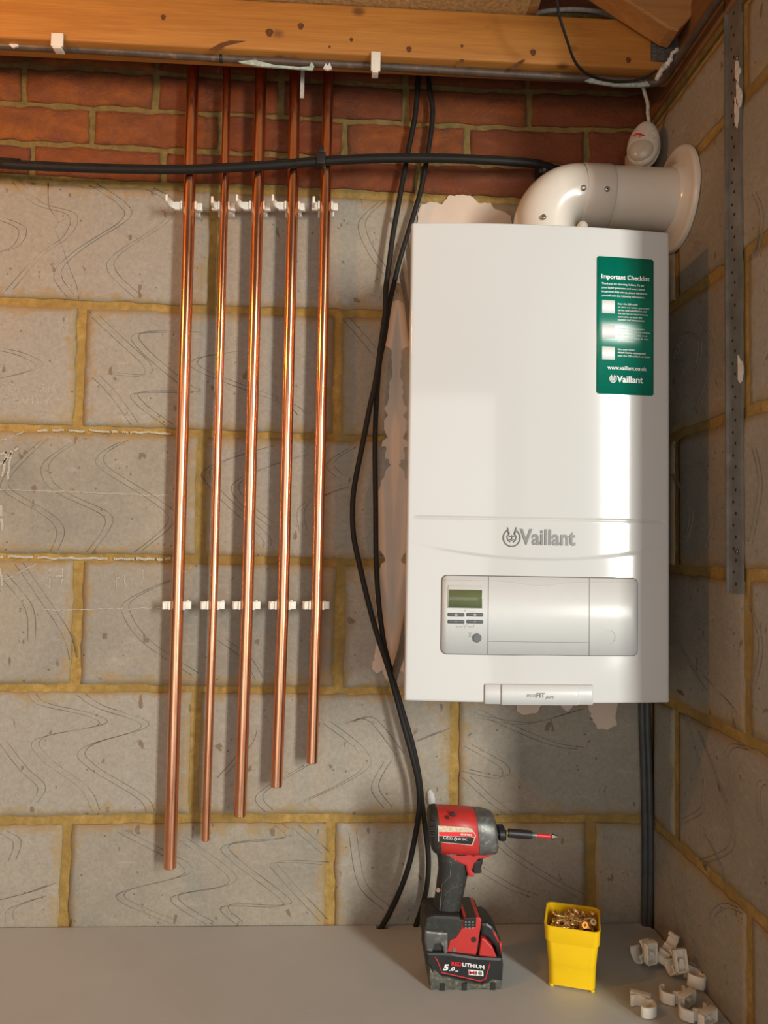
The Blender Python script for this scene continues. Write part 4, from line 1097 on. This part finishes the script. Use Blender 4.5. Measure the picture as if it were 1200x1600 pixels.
# =================================================================== IMPACT DRIVER
DY = -0.163
def d2(cx, cyy, Y=DY):
    q = at(640+cx/4.615, 1240+cyy/4.615, Y=Y); return q
dq = d2(400, 1430); 
base_c = at(725, 1542, Z=SZ)
driver = thing('impact_driver', 'red and black cordless impact driver standing on its battery beside the yellow tub', 'power tool', (base_c.x, DY, SZ))
PXM = 1/4.615/ (F/(DY-CAM.y))     # metres per crop pixel at that depth
def loft(mb, st, n=48, mi=0, p=2.7):
    """stations: (cx, cy, half-height px, half-depth m, tilt) along the tool axis (x)"""
    rs = []
    for cx, cyy, hh, hd in st:
        c = d2(cx, cyy); r = []
        for j in range(n):
            a = 2*PI*j/n; ca, sa = math.cos(a), math.sin(a)
            k = (abs(ca)**p+abs(sa)**p)**(-1/p)
            r.append(c+Vector((-0.09*sa*k*hh*PXM, ca*k*hd, sa*k*hh*PXM)))
        rs.append(r)
    mb.rings(rs, mi, True, True)
HD = 0.033
mb = MB(); loft(mb, [(196,252,150,HD*0.99),(200,252,157,HD),(330,258,158,HD*1.02),(470,266,154,HD),(474,266,150,HD*.97)]); motor = auto_smooth(mb.build('motor_housing', M['red'], driver), 50)
mb = MB(); loft(mb, [(140,250,112,HD*.70),(145,250,132,HD*.86),(158,250,150,HD*.95),(180,251,158,HD*1.0),(200,252,160,HD*1.02),(204,252,157,HD)]); mb.build('rear_cap', M['rubber'], driver)
mb = MB()
for k in range(6):
    c = d2(168, 205+k*19, DY-HD*0.93); mb.box((c.x-0.004, c.y-0.002, c.z-0.0010), (c.x+0.003, c.y+0.004, c.z+0.0010))
mb.build('vents', M['hole'], driver)
mb = MB(); loft(mb, [(470,266,150,HD*.98),(474,266,154,HD*1.01),(520,268,154,HD*1.0),(535,268,150,HD*.98),(590,273,140,HD*.94),(606,275,130,HD*.88),(612,277,118,HD*.80),(614,277,80,HD*.55)]); nose = auto_smooth(mb.build('gearbox_nose', M['worn'], driver), 40)
mb = MB(); loft(mb, [(612,277,42,.0125),(632,279,42,.0125),(634,279,50,.0150),(640,280,54,.0162),(676,281,54,.0162),(683,282,48,.0145),(684,282,30,.009)], p=2); auto_smooth(mb.build('chuck', M['blackp'], driver))
# red shield from housing to trigger, front and handle
def side(name, pts, half, mat, bev=0.002, parent=None, y0=None):
    mb = MB(); P = [d2(x, y, DY-half) for x, y in pts]
    mb.prism([(p.x, p.z) for p in P], DY-half, DY+half, 0, bev)
    return mb.build(name, M[mat], parent or driver)
side('trigger_frame', [(178,395),(300,385),(470,400),(588,412),(590,455),(545,472),(500,478),(468,510),(452,560),(470,595),(462,607),(425,604),(412,560),(405,525),(330,490),(250,440),(190,425)], 0.0195, 'red', 0.003)
side('trigger', [(470,490),(530,470),(528,510),(516,540),(524,565),(512,580),(470,582),(452,560),(455,520)], 0.0115, 'blackp', 0.003)
mb = MB()
for (x0, x1, yy) in ((340,412,435),):
    c = d2((x0+x1)/2, yy, DY-0.0205); mb.box((c.x-36*PXM, c.y-0.001, c.z-13*PXM), (c.x+36*PXM, c.y+0.004, c.z+13*PXM))
dsw = mb.build('direction_switch', M['blackp'], driver); bevel(dsw, 0.0015)
def disc(name, cx, cyy, r, Y, mat, parent, th=0.001):
    c = d2(cx, cyy, Y); mb = MB(); mb.tube([(c.x, Y-th, c.z), (c.x, Y+0.002, c.z)], r, 16); return mb.build(name, M[mat], parent)
disc('case_screw', 462, 437, 0.0032, DY-0.0195, 'hole', driver); disc('case_screw', 306, 440, 0.0036, DY-0.0195, 'worn', driver)
disc('case_screw', 314, 148, 0.0034, DY-HD*0.78, 'hole', driver, 0.002); disc('case_screw', 276, 172, 0.0024, DY-HD*0.86, 'hole', driver, 0.002)
disc('case_screw', 462, 1052, 0.0038, DY-0.0325, 'hole', driver); disc('case_screw', 322, 1125, 0.0030, DY-0.0325, 'steel', driver)
# handle: loft downwards
mb = MB(); st = [(305,400,118,.018),(312,470,108,.0185),(316,540,106,.0185),(302,620,104,.018),(290,700,100,.0175),(275,780,98,.0175),(262,850,97,.018),(255,900,98,.0195),(255,930,104,.021)]
rs = []
for cx, cyy, hw, hd in st:
    c = d2(cx, cyy); r = []
    for j in range(32):
        a = 2*PI*j/32; ca, sa = math.cos(a), math.sin(a); k = (abs(ca)**2.6+abs(sa)**2.6)**(-1/2.6)
        r.append(c+Vector((ca*k*hw*PXM, sa*k*hd, 0)))
    rs.append(r)
mb.rings(rs, 0, True, True); handle = mb.build('handle', M['rubber'], driver)
mb = MB()
for l in ([(255,470),(300,500),(290,600),(235,650),(218,840),(235,845),(262,720),(345,650),(380,545),(300,495)], [(225,430),(330,480),(400,525)]):
    P = []
    for x, y in l:
        i = min(range(len(st)), key=lambda i: abs(st[i][1]-y)); cx, _, hw, hd = st[i]
        kx = min(0.98, abs((x-cx)/hw)); yy = (1-kx**2.6)**(1/2.6)*hd; P.append(d2(x, y, DY-yy-0.0002))
    mb.tube(P, 0.0005, 5)
mb.build('grip_lines', M['worn'], handle)
disc('case_screw', 362, 652, 0.0034, DY-0.0150, 'copper_screw', driver, 0.001); disc('case_screw', 206, 695, 0.0032, DY-0.0135, 'copper_screw', driver, 0.001)
# foot
HB = 0.037
side('foot', [(148,885),(180,878),(360,886),(372,905),(515,895),(522,960),(510,1010),(498,1160),(300,1150),(120,1150),(100,1060),(104,970),(118,900)], 0.031, 'rubber', 0.004)
side('foot_panel', [(392,893),(505,893),(520,915),(500,1040),(480,1165),(268,1150),(290,1060),(330,1045),(370,985),(385,950)], 0.0325, 'red', 0.0015)
side('mode_pad', [(398,896),(482,892),(478,965),(386,975)], 0.0335, 'blackp', 0.001)
mb = MB()
for k in range(3):
    c = d2(405+k*26, 925, DY-0.0338)
    for j in range(3): mb.box((c.x-0.0012, c.y-0.0003, c.z-j*0.0042-0.001), (c.x+0.0012, c.y, c.z-j*0.0042+0.0006))
mb.build('mode_icons', M['seam'], driver)
side('belt_clip', [(112,990),(278,1005),(276,1150),(262,1165),(245,1155),(240,1110),(215,1085),(180,1095),(165,1145),(120,1140),(108,1060)], 0.0365, 'worn', 0.003)
side('battery_latch', [(520,1045),(545,1050),(600,1110),(630,1185),(500,1172),(508,1110)], 0.0350, 'red', 0.002)
side('battery_shoulder', [(515,935),(560,932),(600,960),(640,1020),(662,1070),(668,1180),(640,1190),(620,1110),(560,1045),(515,1030)], 0.028, 'blackp', 0.004)
bat = side('battery', [(120,1145),(300,1150),(500,1178),(670,1185),(678,1240),(672,1340),(640,1385),(500,1370),(300,1330),(150,1310),(140,1250),(118,1235)], HB, 'blackp', 0.004)
foot_z = SZ
# dusty rubber bottom, notched
mb = MB(); 
pts = [(142,1245),(165,1280),(178,1262),(235,1318),(300,1330),(420,1362),(520,1375),(560,1362),(590,1335),(672,1345),(662,1395),(640,1425),(600,1440),(400,1412),(150,1385),(140,1330)]
P = [d2(x, y, DY-HB) for x, y in pts]
poly = [(p.x, max(p.z, SZ)) for p in P]
for i, (x, z) in enumerate(poly):
    if pts[i][1] >= 1380: poly[i] = (x, SZ)
mb.prism(poly, DY-HB-0.0015, DY+HB, 0, 0.003); base = mb.build('battery_base', M['dusty'], driver)
base.data.update()
for cx in (235, 395, 600):
    mb = MB(); c = d2(cx, 1395, DY-HB); mb.box((c.x-0.0035, DY-HB-0.003, SZ+0.001), (c.x+0.0035, DY-HB+0.002, SZ+0.011)); mb.build('base_slot', M['hole'], driver)
# battery front fins at the right end
mb = MB()
for a, b in (((600,985),(640,1070)), ((652,1065),(660,1140))):
    P = [d2(a[0], a[1], DY-0.027), d2(b[0], b[1], DY-0.027)]; mb.tube(P, 0.0018, 6)
mb.build('latch_marks', M['red'], driver)
# battery label frame + print
fx = lambda x, z: DY-HB
def dline(name, pts, r, mat, parent, Y):
    mb = MB(); mb.tube([d2(x, y, Y) for x, y in pts], r, 5); return mb.build(name, M[mat], parent)
YB = DY-HB-0.0008
def dpoly(name, pts, Y, mat, parent, th=0.0006):
    mb = MB(); P = [d2(x, y, Y) for x, y in pts]; mb.prism([(p.x, p.z) for p in P], Y-th, Y+0.0015, 0, 0); return mb.build(name, M[mat], parent)
dline('label_frame', [(182,1175),(205,1215),(232,1290),(510,1352),(548,1335),(578,1225)], 0.0007, 'ink_red', bat, YB+0.0006)
def dtext(txt, x, y, x1, hpx, mat, parent, Y=YB, bold=0.03, shear=0.0, dy=0.0, name='print'):
    a = d2(x, y, Y); b = d2(x1, y+dy, Y)
    letters(name, txt, a.x, a.z, b.x-a.x, M[mat], parent, lambda X, Z: Y, 0.0004, height=hpx*PXM, bold=bold, slope=(b.z-a.z)/(b.x-a.x), shear=shear)
dtext('RED', 302, 1238, 376, 26, 'ink_red', bat, dy=5); dtext('LITHIUM', 380, 1243, 538, 26, 'ink_white', bat, dy=22)
dtext('5', 240, 1272, 284, 42, 'ink_white', bat, bold=0.05, shear=0.2); dtext('.0', 286, 1276, 326, 26, 'ink_white', bat, shear=0.2); dtext('Ah', 328, 1284, 350, 11, 'ink_white', bat)
dpoly('m18_badge', [(424,1268),(530,1278),(532,1314),(426,1306)], YB+0.0010, 'ink_white', bat, 0.0006)
dtext('M', 430, 1302, 470, 24, 'ink_red', bat, Y=YB-0.0002, dy=3, bold=0.012); dtext('18', 476, 1305, 522, 24, 'blackp', bat, Y=YB-0.0002, dy=3, bold=0.02)
# motor label, curved round the housing
def hfn(X, Z):
    zc = d2(330, 258).z; k = min(0.96, abs((Z-zc)/(157*PXM))); return DY-HD*1.02*(1-k**2.7)**(1/2.7)
def hpoly(name, pts, h, mat, parent):
    P = [d2(x, y, DY-HD*1.0) for x, y in pts]; mb = MB()
    z0 = min(p.z for p in P); z1 = max(p.z for p in P); n = 14; rows_ = []
    for k in range(n+1):
        z = lerp(z0+1e-5, z1-1e-5, k/n); xs_ = []
        for i in range(len(P)):
            a, b = P[i], P[(i+1) % len(P)]
            if (a.z-z)*(b.z-z) < 0: xs_.append(a.x+(b.x-a.x)*(z-a.z)/(b.z-a.z))
        if len(xs_) >= 2: rows_.append((z, min(xs_), max(xs_)))
    o = mb.add([Vector((x, hfn(x, z)-h, z)) for z, a, b in rows_ for x in (a, b)], [])
    for k in range(len(rows_)-1): mb.f.append((2*k, 2*k+1, 2*k+3, 2*k+2)); mb.mi.append(0); mb.sm.append(True)
    return mb.build(name, M[mat], parent)
lbl = hpoly('type_label', [(205,232),(440,244),(480,298),(452,372),(205,348)], 0.0010, 'cream', motor)
hpoly('type_label_red', [(212,274),(455,274),(474,298),(470,308),(212,300)], 0.0014, 'ink_red', motor)
hpoly('type_label_black', [(212,302),(466,312),(446,366),(212,344)], 0.0014, 'blackp', motor)
def htext(txt, x, y, x1, hpx, mat, h=0.0019, bold=0.0):
    a = d2(x, y, DY-HD); b = d2(x1, y, DY-HD)
    letters('print', txt, a.x, a.z, b.x-a.x, M[mat], motor, hfn, h, height=hpx*PXM, bold=bold, slope=-0.06)
htext('CE', 240, 322, 278, 22, 'ink_white', bold=0.01); htext('UKCA', 282, 326, 310, 16, 'ink_white'); htext('18V  EAC', 345, 330, 412, 16, 'ink_white')
htext('M18 FID3', 368, 296, 448, 13, 'ink_white', bold=0.02)
q = d2(328, 320, DY-HD*.95); mb = MB(); mb.tube([Vector((q.x+9*PXM*math.cos(t), hfn(q.x, q.z)-0.0018, q.z+9*PXM*math.sin(t))) for t in [k*PI/8 for k in range(16)]], 0.0006, 5, closed=True); mb.build('print', M['ink_white'], motor)
# bit holder and bit held in the chuck
root = thing('bit_holder', 'black magnetic bit holder with red screwdriver bit pointing right from the driver', 'driver bit', tuple(d2(690, 285)))
def axial(name, x0, x1, r0, r1, mat, seg=16, parent=root):
    f = lambda x: d2(x, 282+(x-690)*0.085)
    mb = MB(); a, b = f(x0), f(x1); d = (b-a).normalized()*0.0006
    mb.tube([a, a+d, b-d, b], [r0*0.85, r0, r1, r1*0.85], seg); return auto_smooth(mb.build(name, M[mat], parent))
axial('shank', 680, 712, 0.0030, 0.0030, 'bit_yellow', 6); axial('neck_ring', 690, 698, 0.0042, 0.0042, 'blackp', 12)
axial('sleeve', 710, 878, 0.0066, 0.0064, 'blackp', 24); axial('collar', 878, 918, 0.0042, 0.0040, 'worn', 16)
axial('bit_shaft', 918, 1022, 0.0029, 0.0029, 'ink_red', 12); axial('bit_tip', 1018, 1072, 0.0058, 0.0022, 'bit_steel', 8)

# =================================================================== YELLOW TUB WITH SCREWS
fl = at(857, 1541, Z=SZ); fr = at(930, 1553, Z=SZ)
ax = (fr-fl); ax.z = 0; wb = ax.length; ax.normalize(); ay = Vector((-ax.y, ax.x, 0))
tfl = at(851, 1446, Y=fl.y-0.004); tz = tfl.z
c_b = fl+ax*wb/2+ay*wb*0.5
tub = thing('screw_tub', 'yellow plastic tub full of brass-coloured screws right of the impact driver', 'container', (c_b.x, c_b.y, SZ))
def tloop(hw, z, rad=0.010, n=5):
    out = []
    for (sx, sy, a0) in ((1, 1, 0), (-1, 1, 90), (-1, -1, 180), (1, -1, 270)):
        for k in range(n+1):
            a = math.radians(a0+90*k/n); x = sx*(hw-rad)+rad*math.cos(a); y = sy*(hw-rad)+rad*math.sin(a)
            out.append(Vector((c_b.x, c_b.y, 0))+ax*x+ay*y+Vector((0, 0, z)))
    return out
hb = wb/2; th = hb*1.17; H = tz-SZ
z_step = SZ+H*0.745
mb = MB()
prof = [(hb*0.93, SZ+0.0022), (hb*0.97, SZ+0.0028), (hb*1.0, SZ+0.004), (hb*1.06, z_step-0.003), (hb*1.075, z_step-0.001), (th*0.985, z_step), (th, z_step+0.001), (th*1.035, tz-0.0015), (th*1.045, tz), (th*1.02, tz+0.0008), (th*0.975, tz), (th*0.96, z_step), (hb*0.95, SZ+0.006)]
mb.rings([tloop(hw, z) for hw, z in prof], 0, True, True); tb = auto_smooth(mb.build('tub_wall', M['yellow'], tub), 28)
for sx, sy in ((-1, -1), (1, -1), (-1, 1), (1, 1)):
    p = c_b+ax*sx*hb*0.88+ay*sy*hb*0.88; mb = MB()
    mb.tube([(p.x, p.y, SZ), (p.x, p.y, SZ+0.004)], 0.0035, 10); mb.build('foot', M['yellow'], tub)
# a screw: head, shank, thread, all one mesh
def screw_mesh(Ls=0.034):
    mb = MB()
    mb.tube([(0,0,0),(0,0,-0.0008),(0,0,-0.0036),(0,0,-0.0055)], [0.0050,0.0051,0.0030,0.0021], 14)
    mb.tube([(0,0,-0.005),(0,0,-Ls+0.006),(0,0,-Ls)], [0.0020,0.0018,0.0002], 8)
    pts = [Vector((0.0023*math.cos(t), 0.0023*math.sin(t), -0.012-(Ls-0.016)*t/(2*PI*8))) for t in [k*2*PI/8 for k in range(64)]]
    mb.tube(pts, 0.00055, 4)
    mb.box((-0.0020,-0.0005,-0.0002),(0.0020,0.0005,0.0003), 1); mb.box((-0.0005,-0.0020,-0.0002),(0.0005,0.0020,0.0003), 1)
    return mb
protos = [screw_mesh(L_).build('wood_screw', [M['gold'], M['hole']], local=True) for L_ in (0.034, 0.041, 0.048)]
random.seed(21)
first = [True]*3
NS = 120
for i in range(NS):
    k = random.choice((0, 1, 1, 2)); o = protos[k]
    if first[k]: first[k] = False
    else: o = protos[k].copy(); C.objects.link(o)
    lay = i/NS
    z = lerp(tz-0.036, tz-0.006, lay); Ls = (0.034, 0.041, 0.048)[k]
    lim = th*0.93-0.004
    tilt = random.uniform(70, 108) if random.random() < 0.8 else random.uniform(40, 70)
    az = random.uniform(0, 2*PI); R_ = Matrix.Rotation(az, 3, 'Z') @ Matrix.Rotation(math.radians(tilt), 3, 'Y')
    dirv = R_ @ Vector((0, 0, -Ls))
    for _ in range(60):
        px, py = random.uniform(-lim, lim), random.uniform(-lim, lim)
        e = Vector((dirv.dot(ax), dirv.dot(ay)))
        if abs(px+e.x) < lim and abs(py+e.y) < lim: break
    o.location = Vector((c_b.x, c_b.y, 0))+ax*px+ay*py+Vector((0, 0, z-dirv.z*0.5))
    o.rotation_euler = R_.to_euler()
    tag(o, 'brass-coloured countersunk screw lying in the heap in the yellow tub', 'screw', 'screws in the yellow tub')

# =================================================================== LOOSE CLIPS ON THE SHELF
def loose_clip(u, v, rot_e, lab, lift=0.0, bend=1.0, sc=1.0):
    q = at(u, v, Z=SZ+lift)
    root = thing('pipe_clip', lab, 'clip', (q.x, q.y, SZ+lift), 'loose white pipe clips in the shelf corner')
    mb = MB()     # hollow base: four walls and a web
    a, b, h, t = 0.0085*sc, 0.0145*sc, 0.010*sc, 0.0018
    mb.box((-a,-b,0),(-a+t,b,h)); mb.box((a-t,-b,0),(a,b,h)); mb.box((-a,-b,0),(a,-b+t,h)); mb.box((-a,b-t,0),(a,b,h)); mb.box((-a,-b,0.0),(a,b,0.002))
    bevel(mb.build('base', M['nylon'], root, local=True), 0.0006, 2)
    mb = MB(); mb.tube([(0,0,0.0015),(0,0,h*0.95)], 0.0034, 6); mb.build('screw_boss', M['nylon'], root, local=True)
    mb = MB(); r = 0.0115*sc; pts = []
    for d in range(200, 341, 14): pts.append((r*math.cos(math.radians(d)), r*math.sin(math.radians(d))))
    P2 = [(p[0], p[1]) for p in pts]
    mm = MB(); thick_path(mm, P2, 0.0032, -a*0.9, a*0.9)
    # re-orient: thick_path works in x,y with z extrude -> map to (z->x, x->y, y->z)
    mm.v = [Vector((p.z, p.x, -0.0002-(p.y+r)*1.0)) for p in mm.v]
    mm.build('saddle', M['nylon'], root, local=True)
    mm = MB(); s0 = r*math.sin(math.radians(200)); x0 = r*math.cos(math.radians(200))
    arc = [(x0, s0), (x0-0.006*bend, s0-0.004), (x0-0.010*bend, s0+0.002), (x0-0.012*bend, s0+0.010), (x0-0.006*bend, s0+0.018), (x0+0.002, s0+0.021), (x0+0.006, s0+0.019)]
    arc = [(p.x, p.y) for p in catmull([Vector(q_) for q_ in arc], 4)]
    thick_path(mm, arc, 0.0032, -a*0.85, a*0.85); mm.v = [Vector((p.z, p.x, -0.0002-(p.y+r))) for p in mm.v]
    bevel(mm.build('hinge_strap', M['nylon'], root, local=True), 0.0006, 2)
    R_ = Matrix.Rotation(math.radians(rot_e[2]), 3, 'Z') @ Matrix.Rotation(math.radians(rot_e[1]), 3, 'Y') @ Matrix.Rotation(math.radians(rot_e[0]), 3, 'X')
    root.rotation_euler = R_.to_euler()
    # drop so the lowest point rests on the shelf
    zmin = min((R_ @ v_.co).z for ch in root.children for v_ in ch.data.vertices)
    root.location.z = SZ+lift-zmin
loose_clip(1000, 1572, (0, 90, 62), 'loose white clip nearest the front edge, apart from the heap', 0)
loose_clip(1012, 1512, (90, 0, 20), 'loose white clip leftmost in the heap, lying on its side', 0, sc=1.15)
loose_clip(1040, 1503, (180, 20, -40), 'loose white clip with its strap arching at the top of the heap', 0.006, sc=1.1)
loose_clip(1060, 1530, (75, 0, 8), 'loose white clip standing upright with its hollow base facing out', 0.004, sc=1.1)
loose_clip(1087, 1535, (0, 100, 30), 'loose white clip pushed furthest right, against the block wall', 0, sc=1.2)
loose_clip(1068, 1568, (20, 90, -35), 'loose white clip below the upright one, strap towards the front', 0, sc=1.1)
loose_clip(1100, 1596, (0, 90, -60), 'loose white clip at the bottom right of the shelf, cut by the picture edge', 0, sc=1.1)

# ------------------------------------------------------------------ tidy helper property
for o in list(bpy.data.objects):
    if '_o' in o: del o['_o']
